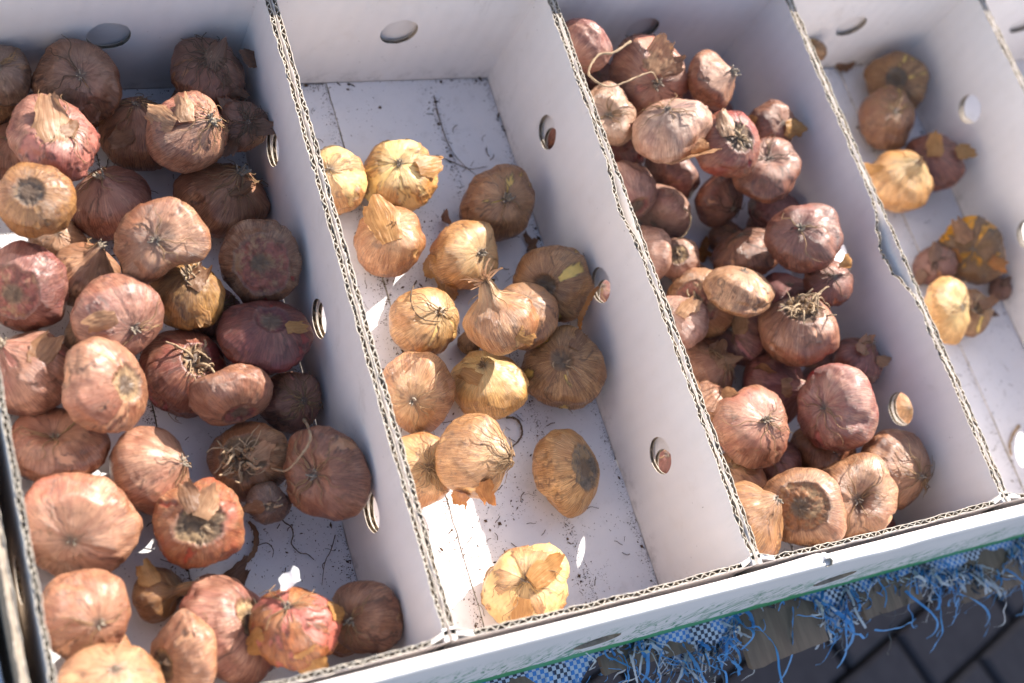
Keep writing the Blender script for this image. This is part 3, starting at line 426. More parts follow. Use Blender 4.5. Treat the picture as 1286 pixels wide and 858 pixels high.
 ((0.2555,0.2408,0.0048),0.0232,((0.286,-0.1414,0.9477),(-0.8923,0.3212,0.3172)),0.0239,0.700,'C','pale',{},[],'pale rosy bulb against the second divider beside the small rooted one'),
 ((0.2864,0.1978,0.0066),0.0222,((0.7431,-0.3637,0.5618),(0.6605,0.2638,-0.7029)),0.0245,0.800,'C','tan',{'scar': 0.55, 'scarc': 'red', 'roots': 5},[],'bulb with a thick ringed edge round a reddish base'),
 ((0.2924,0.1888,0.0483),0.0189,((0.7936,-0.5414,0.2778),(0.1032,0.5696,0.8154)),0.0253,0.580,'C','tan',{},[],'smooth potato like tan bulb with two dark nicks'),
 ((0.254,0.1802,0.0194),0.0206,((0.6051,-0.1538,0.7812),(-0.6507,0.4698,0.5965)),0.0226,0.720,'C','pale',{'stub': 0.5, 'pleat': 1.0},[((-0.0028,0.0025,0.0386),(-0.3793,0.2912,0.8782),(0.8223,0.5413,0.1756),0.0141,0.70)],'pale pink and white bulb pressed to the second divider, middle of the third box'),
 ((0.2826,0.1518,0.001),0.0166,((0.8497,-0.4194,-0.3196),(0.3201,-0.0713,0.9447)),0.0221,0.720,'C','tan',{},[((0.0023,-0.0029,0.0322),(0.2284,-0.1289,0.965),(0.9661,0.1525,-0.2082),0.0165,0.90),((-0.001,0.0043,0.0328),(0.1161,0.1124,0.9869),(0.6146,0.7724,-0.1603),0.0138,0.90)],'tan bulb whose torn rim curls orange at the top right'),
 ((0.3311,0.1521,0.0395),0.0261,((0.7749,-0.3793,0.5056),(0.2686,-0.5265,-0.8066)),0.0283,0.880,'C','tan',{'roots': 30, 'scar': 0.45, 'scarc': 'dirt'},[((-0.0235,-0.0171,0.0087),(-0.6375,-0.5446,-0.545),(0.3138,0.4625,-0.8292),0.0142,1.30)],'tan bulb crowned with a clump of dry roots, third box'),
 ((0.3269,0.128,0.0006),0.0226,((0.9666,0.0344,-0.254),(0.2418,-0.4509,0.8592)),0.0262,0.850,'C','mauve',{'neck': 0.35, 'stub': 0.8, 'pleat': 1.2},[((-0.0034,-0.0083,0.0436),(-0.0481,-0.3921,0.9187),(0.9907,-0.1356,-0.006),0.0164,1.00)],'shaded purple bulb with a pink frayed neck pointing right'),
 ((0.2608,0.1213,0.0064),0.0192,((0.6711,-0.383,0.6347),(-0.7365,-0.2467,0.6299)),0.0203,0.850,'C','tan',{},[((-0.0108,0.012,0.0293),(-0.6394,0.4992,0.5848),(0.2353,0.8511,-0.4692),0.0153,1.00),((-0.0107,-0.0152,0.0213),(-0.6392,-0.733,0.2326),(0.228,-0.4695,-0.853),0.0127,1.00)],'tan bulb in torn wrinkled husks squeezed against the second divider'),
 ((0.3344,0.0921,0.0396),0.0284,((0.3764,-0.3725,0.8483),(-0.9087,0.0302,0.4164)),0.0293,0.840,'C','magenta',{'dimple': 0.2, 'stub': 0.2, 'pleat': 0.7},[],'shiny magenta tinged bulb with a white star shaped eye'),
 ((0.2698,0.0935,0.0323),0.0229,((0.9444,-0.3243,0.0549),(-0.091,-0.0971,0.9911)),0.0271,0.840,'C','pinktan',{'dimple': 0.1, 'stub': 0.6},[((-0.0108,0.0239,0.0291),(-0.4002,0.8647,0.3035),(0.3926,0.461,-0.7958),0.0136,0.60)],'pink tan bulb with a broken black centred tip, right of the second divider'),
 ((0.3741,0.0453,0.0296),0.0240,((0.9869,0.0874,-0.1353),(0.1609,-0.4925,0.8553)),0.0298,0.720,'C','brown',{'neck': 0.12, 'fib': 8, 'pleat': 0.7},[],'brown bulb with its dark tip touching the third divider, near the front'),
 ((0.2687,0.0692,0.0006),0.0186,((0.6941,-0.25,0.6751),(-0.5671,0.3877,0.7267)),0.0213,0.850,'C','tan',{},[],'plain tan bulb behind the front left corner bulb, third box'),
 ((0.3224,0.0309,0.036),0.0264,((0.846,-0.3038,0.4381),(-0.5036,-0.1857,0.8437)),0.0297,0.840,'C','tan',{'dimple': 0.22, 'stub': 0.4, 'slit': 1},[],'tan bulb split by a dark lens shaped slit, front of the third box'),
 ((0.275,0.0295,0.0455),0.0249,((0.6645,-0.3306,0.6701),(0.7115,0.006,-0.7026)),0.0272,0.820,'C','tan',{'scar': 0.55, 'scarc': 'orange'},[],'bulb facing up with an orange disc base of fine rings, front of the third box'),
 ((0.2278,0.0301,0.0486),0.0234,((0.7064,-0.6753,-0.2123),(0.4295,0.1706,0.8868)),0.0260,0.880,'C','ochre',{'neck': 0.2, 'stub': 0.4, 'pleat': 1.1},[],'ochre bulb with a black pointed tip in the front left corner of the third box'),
 ((0.481,0.4023,0.0311),0.0089,((0.7536,-0.3938,0.5262),(-0.5948,-0.0679,0.801)),0.0099,0.850,'D','goldbrown',{},[],'tiny brown bulb peeping over the third divider near the top'),
 ((0.5735,0.3806,0.0006),0.0242,((0.7141,-0.4134,0.565),(0.6931,0.3039,-0.6536)),0.0268,0.840,'D','goldbrown',{'scar': 0.3, 'scarc': 'grey'},[],'rearmost brown bulb of the right box'),
 ((0.5443,0.3437,0.0019),0.0221,((0.9151,-0.3417,0.2138),(-0.3019,-0.2294,0.9253)),0.0256,0.840,'D','goldbrown',{'fib': 8, 'dimple': 0.15},[],'brown bulb with one bright sunlit stripe, second from the back of the right box'),
 ((0.5735,0.2982,0.0006),0.0242,((0.563,-0.37,0.739),(-0.7144,0.2316,0.6603)),0.0262,0.860,'D','shade',{},[((-0.0134,0.0032,0.0422),(-0.6261,0.1657,0.762),(0.4298,0.8886,0.1599),0.0164,0.90),((0.0075,-0.0058,0.048),(0.1942,-0.1883,0.9627),(0.9764,0.1314,-0.1713),0.0164,0.80)],'dark brown bulb against the fourth divider, right box'),
 ((0.526,0.2826,0.0014),0.0242,((0.8461,-0.5243,0.0962),(-0.043,0.1128,0.9927)),0.0275,0.880,'D','gold',{'neck': 0.25, 'stub': 0.6, 'pleat': 0.7},[((-0.0259,0.0064,0.0295),(-0.9347,0.2379,0.2642),(-0.0332,0.6814,-0.7312),0.0172,0.90)],'bright orange golden bulb with pointed tip beside the third divider'),
 ((0.5348,0.2086,0.0006),0.0146,((0.6294,-0.3754,0.6804),(-0.6817,0.1536,0.7153)),0.0169,0.800,'D','dark',{},[((-0.007,0.0044,0.0254),(-0.5774,0.2635,0.7728),(0.4753,0.878,0.0558),0.0126,1.20),((-0.0146,-0.006,0.0111),(-0.9512,-0.3046,-0.0499),(0.0791,-0.0844,-0.9933),0.0126,1.20)],'crumpled brown husk bulb left of the decayed orange one, right box'),
 ((0.5716,0.2141,0.0006),0.0250,((0.6753,-0.3991,0.6202),(-0.7322,-0.2618,0.6288)),0.0275,0.820,'D','rot',{'dimple': 0.25, 'fib': 8, 'peel': 0.4},[((-0.0178,0.0088,0.0385),(-0.7713,0.1988,0.6047),(0.0967,0.9756,-0.1974),0.0172,1.20),((-0.0243,-0.0033,0.0232),(-0.9772,-0.1776,0.116),(-0.1522,0.2063,-0.9666),0.0172,1.20),((-0.0002,-0.0199,0.0407),(-0.1843,-0.7189,0.6702),(0.8913,-0.4097,-0.1944),0.0137,1.00)],'decayed dark bulb with glowing orange torn skin, right box'),
 ((0.5492,0.1645,0.0006),0.0154,((0.9279,-0.3284,0.1766),(0.2513,0.201,-0.9468)),0.0187,0.850,'D','goldbrown',{'fib': 12, 'roots': 8},[((0.0013,-0.0007,0.0315),(-0.009,-0.0851,0.9963),(0.9641,0.2636,0.0312),0.0117,1.20)],'brown husk covered bulb behind the white gold kidney shaped one'),
 ((0.5994,0.1821,0.002),0.0092,((0.662,-0.3949,0.637),(-0.6775,0.048,0.7339)),0.0099,0.850,'D','dark',{},[((-0.003,0.0014,0.0172),(-0.4365,0.133,0.8898),(0.7565,0.5897,0.2829),0.0075,1.20)],'tiny dark husk bulb at the foot of the fourth divider'),
 ((0.5127,0.1639,0.013),0.0166,((0.9646,-0.2431,-0.1022),(0.0265,-0.2961,0.9548)),0.0250,0.620,'D','gold',{'notch': (0.45, 0.6)},[],'kidney shaped bulb gleaming white gold, frontmost of the right box'),
 ((-0.1613,0.3952,0.0006),0.0156,((1,0,0),(0,0,1)),0.0158,1.019,'A','tan',{'hid': 1},[],'buried bulb under the greyish brown one cut by the left edge, top left corner'),
 ((-0.1049,0.3914,0.0006),0.0146,((1,0,0),(0,0,1)),0.0150,1.013,'A','tan',{'hid': 1},[],'buried bulb under the large dark one below the round hole, left box'),
 ((-0.0308,0.388,0.0006),0.0159,((1,0,0),(0,0,1)),0.0200,0.821,'A','tan',{'hid': 1},[],'buried bulb under the shaggy one in the far right corner, left box'),
 ((-0.1275,0.2282,0.0006),0.0162,((1,0,0),(0,0,1)),0.0198,0.848,'A','tan',{'hid': 1},[],'buried bulb under the pale tan one with crumpled tip, left box centre'),
 ((-0.0349,0.2091,0.0006),0.0139,((1,0,0),(0,0,1)),0.0148,0.975,'A','tan',{'hid': 1},[],'buried bulb under the dark purplish one with a bright red end'),
 ((-0.0243,0.0324,0.0006),0.0128,((1,0,0),(0,0,1)),0.0160,0.838,'A','tan',{'hid': 1},[],'buried bulb under the shaded one in the near right corner, left box'),
 ((0.3832,0.2602,0.0006),0.0094,((1,0,0),(0,0,1)),0.0123,0.816,'C','shade',{'hid': 1},[],'buried bulb under the dark rosy one, third box'),
 ((0.3802,0.1279,0.0006),0.0160,((1,0,0),(0,0,1)),0.0190,0.875,'C','shade',{'hid': 1},[],'buried bulb under the small purple one with pointed husks, third box'),
 ((0.2998,0.3619,0.0006),0.0207,((1,0,0),(0,0,1)),0.0240,0.885,'C','shade',{'hid': 1},[],'buried bulb under the large one with the looping root, third box'),
 ((0.2312,0.348,0.0006),0.0227,((1,0,0),(0,0,1)),0.0240,0.970,'C','shade',{'hid': 1},[],'buried bulb under the pale pink one with a sunken greenish eye'),
 ((0.2623,0.2192,0.0006),0.0094,((1,0,0),(0,0,1)),0.0101,0.992,'C','shade',{'hid': 1},[],'buried bulb under the pale rosy one against the second divider'),
 ((0.232,0.0359,0.0006),0.0238,((1,0,0),(0,0,1)),0.0240,1.016,'C','shade',{'hid': 1},[],'buried bulb under the ochre one with a black tip, third box corner'),
]
PATHS={
 'loop_root':[(0.2526,0.3697,0.104),(0.237,0.3621,0.102),(0.2256,0.3619,0.1),(0.2162,0.3536,0.1),(0.2127,0.346,0.099),(0.2213,0.3386,0.098),(0.2299,0.337,0.099),(0.2469,0.3422,0.099),(0.2648,0.3476,0.098),(0.2734,0.3442,0.09)],
 'bulb_root':[(0.0902,0.2519,0.001),(0.0676,0.2287,0.037),(0.0642,0.2212,0.039),(0.0642,0.2128,0.04),(0.0692,0.2062,0.0408),(0.0785,0.2038,0.041)],
 'twig':[(0.1245,0.146,0.0015),(0.131,0.1439,0.0015),(0.1331,0.1372,0.0015),(0.1301,0.1303,0.0015),(0.1205,0.1245,0.0015)],
 'strip':[(-0.0604,0.1087,0.002),(-0.0576,0.1017,0.002),(-0.0603,0.0924,0.002),(-0.0655,0.0867,0.002),(-0.0751,0.0819,0.002)],
 'hair1':[(-0.0411,0.1128,0.001),(-0.0395,0.105,0.001),(-0.0356,0.1007,0.001),(-0.036,0.0953,0.001),(-0.0381,0.0907,0.001),(-0.0347,0.0846,0.001),(-0.0302,0.0827,0.001),(-0.0272,0.0786,0.001)],
 'hair2':[(-0.0105,0.0907,0.001),(-0.0152,0.0826,0.001),(-0.0211,0.0753,0.001),(-0.0263,0.0626,0.001)],
 'hair3':[(-0.0589,0.0934,0.001),(-0.0524,0.0941,0.001),(-0.0496,0.0896,0.001),(-0.0512,0.085,0.001)],
 'long28':[(-0.0225,0.156,0.0331),(-0.0334,0.1339,0.0703),(-0.0367,0.1275,0.0696),(-0.0407,0.1236,0.0652),(-0.0468,0.1205,0.0526),(-0.0513,0.127,0.0407)],
 'curl':[(0.1938,0.2097,0.053),(0.1891,0.2063,0.05),(0.1854,0.2023,0.047),(0.1817,0.1969,0.043),(0.1804,0.1922,0.037),(0.1822,0.1857,0.03)],
 'c11root':[(0.2878,0.2635,0.05),(0.2945,0.2605,0.045),(0.2939,0.2534,0.04),(0.287,0.2473,0.038),(0.2829,0.2467,0.035)],
 'twigD':[(0.5638,0.0681,0.0015),(0.5516,0.0612,0.0015),(0.5449,0.0542,0.0015),(0.5422,0.0466,0.0015)],
 'hairB':[(0.1471,0.3986,0.001),(0.1455,0.378,0.001),(0.1466,0.3543,0.001),(0.152,0.3405,0.001),(0.161,0.3286,0.001)],
 'hairB2':[(0.134,0.3484,0.001),(0.147,0.3409,0.001),(0.1568,0.3355,0.001),(0.1713,0.3365,0.001)],
 
}
SPOTS={
 'huskB':(0.1852,0.2703,0.003),
 'huskB0':(0.13,0.3063,0.003),
 'huskA1':(0.0037,0.0959,0.003),
 'huskA2':(0.0045,0.1025,0.02),
 'huskC':(0.3258,0.2482,0.003),
 'huskD1':(0.5436,0.4107,0.003),
 'huskD2':(0.5653,0.4176,0.003),
 'scrap':(-0.064,0.0553,0.07),
 'huskC2':(0.3993,0.2078,0.06),
 'huskA3':(-0.0281,0.3454,0.003),
 'crumbsD':(0.58,0.167,0.003),
 'huskC3':(0.2282,0.1182,0.06),
 'huskA4':(-0.0827,0.0718,0.003),
}
# ------------------------------------------------------------------ cardboard boards with real fluting
H = 0.1059; YB = 0.4133; TH = 0.003; PITCH = 0.0066
X0, X1, X2, X3, X4, X5 = -0.1949, 0.0, 0.2, 0.4078, 0.6122, 0.815
HR = 0.0122
def board(name, P0, S, T, L, holes, parent, seed=0, h=H, zc=0.052, th=TH, disp=None, top=None, skip=(0.0, 0.0), mat=None, jag=.0006, squash=None, zb=0.0, flute=True):
    P0 = Vector(P0); S = Vector(S); T = Vector(T); Z = Vector((0, 0, 1)); mb = MB(); tl = .00042
    disp = disp or (lambda s, z: 0.0); topf = top or (lambda s: 0.0)
    def e(s):
        for (sc, r) in holes:
            if abs(s-sc) < r: return math.sqrt(max(0, r*r-(s-sc)**2))*(1+.035*float(vn(s*300, seed, 2)))
        return 0.0
    cols = set(round(i*L/max(1, int(L/.0022)), 5) for i in range(int(L/.0022)+1))
    for sc, r in holes:
        cols = set(c for c in cols if abs(c-sc) > r+.0005)
        for k in range(17): cols.add(sc - r*math.cos(math.pi*k/16))
    cols = sorted(cols); rr = random.Random(seed)
    jits = {}
    def jit(s, q):
        return (float(vn(s*900, q*3.1, seed))*jag + float(vn(s*160, q*7.7, seed+3))*jag*1.3)
    def sheet(t0, outer, q):
        NR = 5; grid = []
        for s in cols:
            ee = e(s); tp = h + topf(s) + jit(s, q)
            zs = [zb + (zc-ee-zb)*(k/NR) for k in range(NR+1)] + [zc+ee+(tp-zc-ee)*(k/NR) for k in range(NR+1)]
            grid.append((s, zs, ee))
        n = len(zs); A = []; Bv = []
        for s, zs, ee in grid:
            for z in zs:
                d = disp(s, z)+(.0004*float(vn(s*150, q, seed+9))+.00022*float(vn(s*600, q, seed+9)))*max(0, (z-h+.012)/.012); A.append(P0+S*s+T*(t0+d)+Z*z); Bv.append(P0+S*s+T*(t0+tl+d)+Z*z)
        off = len(A); F = []; Mi = []
        for i in range(len(grid)-1):
            hol = grid[i][2] > 1e-6 or grid[i+1][2] > 1e-6
            for k in range(n-1):
                if k == NR: continue
                a, b, c, d = i*n+k, (i+1)*n+k, (i+1)*n+k+1, i*n+k+1
                F.append((a, b, c, d)); Mi.append(0 if outer < 0 else 1)
                F.append((off+d, off+c, off+b, off+a)); Mi.append(0 if outer > 0 else 1)
            a, b = i*n+n-1, (i+1)*n+n-1; F.append((a, b, off+b, off+a)); Mi.append(2)
            if hol:
                a, b = i*n+NR, (i+1)*n+NR; F.append((a, b, off+b, off+a)); Mi.append(2)
                a, b = i*n+NR+1, (i+1)*n+NR+1; F.append((off+a, off+b, b, a)); Mi.append(2)
        for i in (0, len(grid)-1):
            for k in range(n-1):
                if k == NR: continue
                a, d = i*n+k, i*n+k+1; F.append((a, d, off+d, off+a)); Mi.append(2)
        b0 = len(mb.V); mb.V += [tuple(v) for v in A+Bv]; mb.F += [tuple(x+b0 for x in f) for f in F]; mb.M += Mi
    sheet(0, -1, 1); sheet(th-tl, 1, 2)
    if flute:
        ns = int(L/(PITCH/8)); mid = th/2; amp0 = (th-2*tl)/2*.97; prev = None; hw = .00014
        for i in range(ns+1):
            s = i*L/ns
            ee = e(s)
            inside = skip[0] <= s <= L-skip[1]
            ph = 2*math.pi*s/PITCH+.8*float(vn(s*40, seed, 5))+.7*float(vn(s*230, seed, 6)); amp = amp0*(1-.45*max(0, float(vn(s*70, seed, 8))+.1)); tt = mid+amp*math.sin(ph)
            tp = h+topf(s)-.0001+jit(s, 3)-(0 if inside else .02)
            zs = [zb, zc-ee, zc+ee, zc+ee+(tp-zc-ee)*.6, tp]
            b = len(mb.V); sh_ = math.cos(ph)*hw*1.6
            for sg in (-1, 1): mb.V += [tuple(P0+S*(s+sg*sh_)+T*(tt-sg*hw+disp(s, z))+Z*z) for z in zs]
            if prev is not None:
                for u in (0, 5):
                    for k in (0, 2, 3): mb.F.append((prev+u+k, b+u+k, b+u+k+1, prev+u+k+1)); mb.M.append(1)
                    if ee == 0: mb.F.append((prev+u+1, b+u+1, b+u+2, prev+u+2)); mb.M.append(1)
                mb.F.append((prev+4, b+4, b+9, prev+9)); mb.M.append(2)
            prev = b
        # pressed flat, closed edge near the folds
        for a, b in ((0, skip[0]), (L-skip[1], L)):
            if b-a > 1e-4:
                m = max(2, int((b-a)/.002)); base = len(mb.V)
                for i in range(m+1):
                    s = a+(b-a)*i/m
                    for t_ in (tl*.5, th-tl*.5):
                        z = h+topf(s)-.0002; mb.V.append(tuple(P0+S*s+T*(t_+disp(s, z))+Z*z))
                for i in range(m): mb.F.append((base+2*i, base+2*i+2, base+2*i+3, base+2*i+1)); mb.M.append(0)
    return mb.obj(name, [mat or M_CARDY, M_KRAFT, M_EDGE], parent, smooth=False)

SH = [.0877, .211, .3315]                                   # holes along the side walls
def bulge(s0, w, amp, zlo=.03):
    return lambda s, z: amp*math.exp(-((s-s0)/w)**2)*max(0, (z-zlo)/(H-zlo))**1.5
def box(label, xa, xb, seed, seam, leftdisp=None, rightdisp=None, righttop=None, first=False, dy=0.0, dz=0.0):
    r = tag(empty('cardboard_box', ((xa+xb)/2, 0, 0)), label, 'cardboard box', 'white cardboard boxes side by side in the tray')
    r_ = r.location
    def loc(o): o.location = (-r_.x, 0, 0); return o
    y0 = -.001
    a = .0008 if not first else -.0008
    loc(board('side_wall', (xa+a, y0, 0), (0, 1, 0), (1, 0, 0), YB-y0, [(q-y0+.0015*(seed % 3-1)+dy, HR) for q in SH], r, seed, zc=.052+dz, disp=leftdisp, skip=(.007, .0)))
    loc(board('side_wall', (xb-.0008-TH, y0, 0), (0, 1, 0), (1, 0, 0), YB-y0, [(q-y0, HR) for q in SH], r, seed+1, disp=rightdisp, top=righttop, skip=(.007, .0)))
    # the front wall bends back into the side walls in a round fold
    fd = lambda s, z: .0030*(math.exp(-(s/.007)**2)+math.exp(-((xb-xa-.002-s)/.007)**2)) - .0012*math.sin(math.pi*min(1, max(0, s/(xb-xa))))
    loc(board('front_wall', (xa+.001, y0, 0), (1, 0, 0), (0, 1, 0), xb-xa-.002, [], r, seed+2, mat=M_CARDX, skip=(.012, .010), disp=fd))
    loc(board('back_wall', (xa+.001, YB, 0), (1, 0, 0), (0, 1, 0), xb-xa-.002, [(.1035, .0135)], r, seed+3, mat=M_CARDX, zc=.058))
    # smooth lip of the front wall bowing forward over the gap to the rim
    mb = MB(); nx, nu = 90, 9; V = []; W_ = xb-xa
    for i in range(nx+1):
        x = xa+.0018+(W_-.0036)*i/nx; e_ = min(x-xa, xb-x); k_ = 1-math.exp(-(e_/.013)**2)
        for j in range(nu+1):
            u = j/nu*math.pi/2
            V.append((x, y0-.0001-(.0048*k_)*(1-math.cos(u))-.0005*math.sin(math.pi*i/nx), H-.0004-.0200*math.sin(u)+.0003*float(vn(x*40, j*.3, seed))))
    mb.add(V, [(i*(nu+1)+j, (i+1)*(nu+1)+j, (i+1)*(nu+1)+j+1, i*(nu+1)+j+1) for i in range(nx) for j in range(nu)], 0)
    loc(mb.obj('front_lip', [M_CARDX], r, smooth=True))
    # floor flaps
    xs = xa+seam
    for (u, v, zt, y1, y2) in ((xa+.004, xs-.0002, -.0007, .0025, YB-.0005), (xs+.0002, xb-.004, .0, .0025, YB-.0005)):
        mb = MB(); nx, ny = 10, 60
        V = []
        for j in range(ny+1):
            for i in range(nx+1):
                x = u+(v-u)*i/nx; y = y1+(y2-y1)*j/ny
                if i in (0, nx): x += .0005*float(vn(y*130, seed, i))
                V.append((x, y, zt+.0005*float(vn(x*22, y*22, seed))-.0004))
        F = [(j*(nx+1)+i, j*(nx+1)+i+1, (j+1)*(nx+1)+i+1, (j+1)*(nx+1)+i) for j in range(ny) for i in range(nx)]
        mb.add(V, F, 0)
        # downward edges along the seam
        for i in (0, nx):
            W = [];
            for j in range(ny+1):
                p = V[j*(nx+1)+i]; W += [p, (p[0], p[1], p[2]-.003)]
            mb.add(W, [(2*j, 2*j+1, 2*j+3, 2*j+2) for j in range(ny)], 1)
        loc(mb.obj('floor_flap', [M_FLOOR, M_EDGE], r, smooth=True))
    return r
box('leftmost white cardboard box heaped with big pinkish brown bulbs', X0, X1, 10, .095, first=True)
box('second cardboard box from the left, half empty, holding golden bulbs', X1, X2, 20, .0675, dy=-.002, dz=-.004,
    rightdisp=lambda s, z: -.0042*math.exp(-((s-.241)/.020)**2)*max(0, (z-.03)/(H-.03))**1.5)
def tear(s):
    t = math.exp(-((s-.187)/.026)**4)
    return -t*(.0075+.0030*float(vn(s*190, 2, 7))+.0015*float(vn(s*600, 5, 7)))
box('third cardboard box from the left, filled with pink brown bulbs', X2, X3, 30, .11, dy=-.0055, dz=-.0060,
    rightdisp=lambda s, z: -.0055*math.exp(-((s-.19)/.028)**2)*max(0, (z-.03)/(H-.03))**1.5, righttop=tear)
box('fourth cardboard box from the left with a few scattered golden brown bulbs', X3, X4, 40, .134)
box('empty cardboard box cut by the top right corner and right edge of the photo', X4, X5, 50, .1)

# ------------------------------------------------------------------ outer tray
tray = tag(empty('cardboard_tray', (0, 0, 0)), 'long white cardboard tray with a green printed foot holding all the boxes', 'cardboard tray')
TX0, TX1 = -.2072, .82
def tray_front():
    # outer printed sheet with two round hand holes, rounded roll on top, plain inner sheet
    hs = [(.1154, .0225), (.2995, .0235), (.60, .0225)]; zc = .044
    cols = set(round(TX0+i*(TX1-TX0)/400, 5) for i in range(401))
    for sc, r in hs:
        cols = set(c for c in cols if abs(c-sc) > .0155)
        for k in range(21): cols.add(sc-.0150*math.cos(math.pi*k/20))
    cols = sorted(cols)
    def e(x):
        for sc, r in hs:
            if abs(x-sc) <= .0150: return math.sqrt(max(0, .0150**2-(x-sc)**2))
        return 0
    def yo(x, z): return -.0148+.0020*(z/H)+.0006*float(vn(x*9, z*20, 3))-.0007*math.exp(-((x-.30)/.02)**2)*(z/H)
    V = []; F = []; n = 12
    for x in cols:
        ee = e(x); zs = [-.008+(zc-ee+.008)*k/5 for k in range(6)]+[zc+ee+(H-.003-zc-ee)*k/5 for k in range(6)]
        for z in zs: V.append((x, yo(x, z), z))
    for i in range(len(cols)-1):
        for k in range(n-1):
            if k == 5: continue
            F.append((i*n+k, (i+1)*n+k, (i+1)*n+k+1, i*n+k+1))
    mb = MB(); mb.add(V, F, 0)
    # board thickness seen inside the hand holes
    for sc, r in hs:
        W = []; m = 40
        for k in range(m+1):
            a = 2*math.pi*k/m; x = sc+.0150*math.cos(a); z = zc+.0150*math.sin(a)
            W += [(x, yo(x, z), z), (x, yo(x, z)+.0028, z)]
        mb.add(W, [(2*k, 2*k+1, 2*k+3, 2*k+2) for k in range(m)], 1)
    mb.obj('front_panel', [M_PRINT, M_KRAFT], tray, smooth=True)
    # rolled top
    mb = MB(); V = []; prof = 14
    xs = [TX0+i*(TX1-TX0)/420 for i in range(421)]
    for x in xs:
        g = 1/(1+math.exp(min(60, max(-60, -(.2465-x)/.0006))))                      # left of the notch the fold stands a little prouder
        wy = .0018*g*math.exp(-max(0, .2465-x)/.05); rz = .0012*g+.0005*float(vn(x*14, 1, 1))
        ya = yo(x, H-.003); yb_ = -.0050+wy+.0005*float(vn(x*11, 4, 1))
        for k in range(prof+1):
            u = .5-.5*math.cos(math.pi*k/prof); y = ya+(yb_-ya)*u
            z = H-.003+rz+(.0030)*(1-abs(2*u-1)**9)
            if k == 0: z = H-.003; 
            V.append((x, y, z))
        V.append((x, yb_+.0002, H-.006)); V.append((x, yb_, 0.0))
    n = prof+3
    F = [(i*n+k, (i+1)*n+k, (i+1)*n+k+1, i*n+k+1) for i in range(len(xs)-1) for k in range(n-1)]
    mb.add(V, F, 0); mb.obj('rolled_rim', [M_CARDX], tray, smooth=True)
    mb = MB(); mb.box((TX0, -.0060, -.004), (TX1, -.0056, H-.004), 0); mb.obj('inner_liner', [M_SHADE_KRAFT], tray)
    # torn open end of the folded rim
    mb = MB(); c = Vector((.2486, -.0098, H+.0006)); ax = Vector((-.25, -.62, .74)).normalized(); u_ = ax.cross(Vector((0, 0, 1))).normalized(); w_ = ax.cross(u_); m = 26; V = []
    for k in range(m):
        a = 2*math.pi*k/m; d = u_*math.cos(a)*1.0+w_*math.sin(a)*.95; jz = .0004*math.sin(5*a)+.0003*math.sin(9*a+1)
        V += [c+d*.0034-ax*.006, c+d*.0033+ax*(.0012+jz), c+d*.0027+ax*(.0013+jz), c+d*.0024-ax*.0045]
    F = []; Mi = []
    for k in range(m):
        a = 4*k; b_ = 4*((k+1) % m); F += [(a, b_, b_+1, a+1), (a+1, b_+1, b_+2, a+2), (a+2, b_+2, b_+3, a+3)]; Mi += [0, 2, 1]
    mb.V = V; mb.F = F+[tuple(4*k+3 for k in range(m))]; mb.M = Mi+[3]
    mb.obj('fold_end', [M_CARDX, M_KRAFT, M_EDGE, M_SOIL_SHADE], tray, smooth=True)  # dark disc closing the hole paints its inner shade, no soil there
tray_front()
mb = MB(); mb.box((TX0, -.0140, -.0085), (TX1, .427, -.0055)); mb.obj('tray_bottom', [M_CARDX], tray)
board('side_panel', (TX0, -.011, -.0050), (0, 1, 0), (1, 0, 0), .435, [], tray, 71, h=H-.002, th=.0038, jag=.0008, skip=(.435, 0), mat=M_KRAFT)
board('side_panel', (TX1-.004, -.011, -.0050), (0, 1, 0), (1, 0, 0), .435, [], tray, 72, h=H, th=.004)
board('back_panel', (TX0, .4185, -.0050), (1, 0, 0), (0, 1, 0), TX1-TX0, [], tray, 73, h=.146, th=.004, mat=M_CARDX)

# ------------------------------------------------------------------ table of wooden slats, tarp, paving
table = tag(empty('slatted_table', (.25, .2, -.75)), 'weathered grey wooden slatted stand under the tray', 'market table')
TL = (-.25, -.2, .75)
rr = random.Random(4)
slatx = [-.42, -.30, -.19, -.07, .03, .145, .253, .360, .452, .55, .66, .77, .9, 1.02, 1.14, 1.26, 1.36, 1.46, 1.56, 1.66, 1.76, 1.86, 1.96, 2.06, 2.16]  # row extended out of view to the right to shade the paving
ends = {.253: (-.053, -.048), .360: (-.0420, -.0395), .452: (-.0505, -.0485)}
for i, x in enumerate(slatx):
    ya, yb_ = ends.get(x, (-.046+.008*rr.random(), -.044+.008*rr.random())); w = .067+.004*rr.random(); zt = -.0115
    if x == .145: ya = yb_ = -.030
    if x == .360: w = .055
    V = []; nx, ny = 8, 24
    for j in range(ny+1):
        for k in range(nx+1):
            u = k/nx; v = j/ny; ye = ya+(yb_-ya)*u; X = x+w*u; Y = ye+(.72-ye)*v
            V.append((X+.0007*float(vn(v*30, k, i)), Y+(.0006*float(vn(u*9, i, 2)) if j == 0 else 0), zt+.0009*float(vn(u*11, v*3, i))-.0018*(abs(2*u-1)**8)))
    top = [(j*(nx+1)+k, j*(nx+1)+k+1, (j+1)*(nx+1)+k+1, (j+1)*(nx+1)+k) for j in range(ny) for k in range(nx)]
    n = len(V); V += [(a, b+(.002 if i_ < nx+1 else 0), zt-.006) for i_, (a, b, c) in enumerate(V)]
    F = top+[tuple(q+n for q in f)[::-1] for f in top]
    for k in range(nx): F.append((k, n+k, n+k+1, k+1)); q = ny*(nx+1)+k; F.append((q, q+1, n+q+1, n+q))
    for j in range(ny):
        a = j*(nx+1); b = a+nx+1; F.append((a, b, n+b, n+a)); a += nx; b += nx; F.append((a, n+a, n+b, b))
    mesh_obj('slat', V, F, M_WOOD, table, smooth=False, loc=TL)
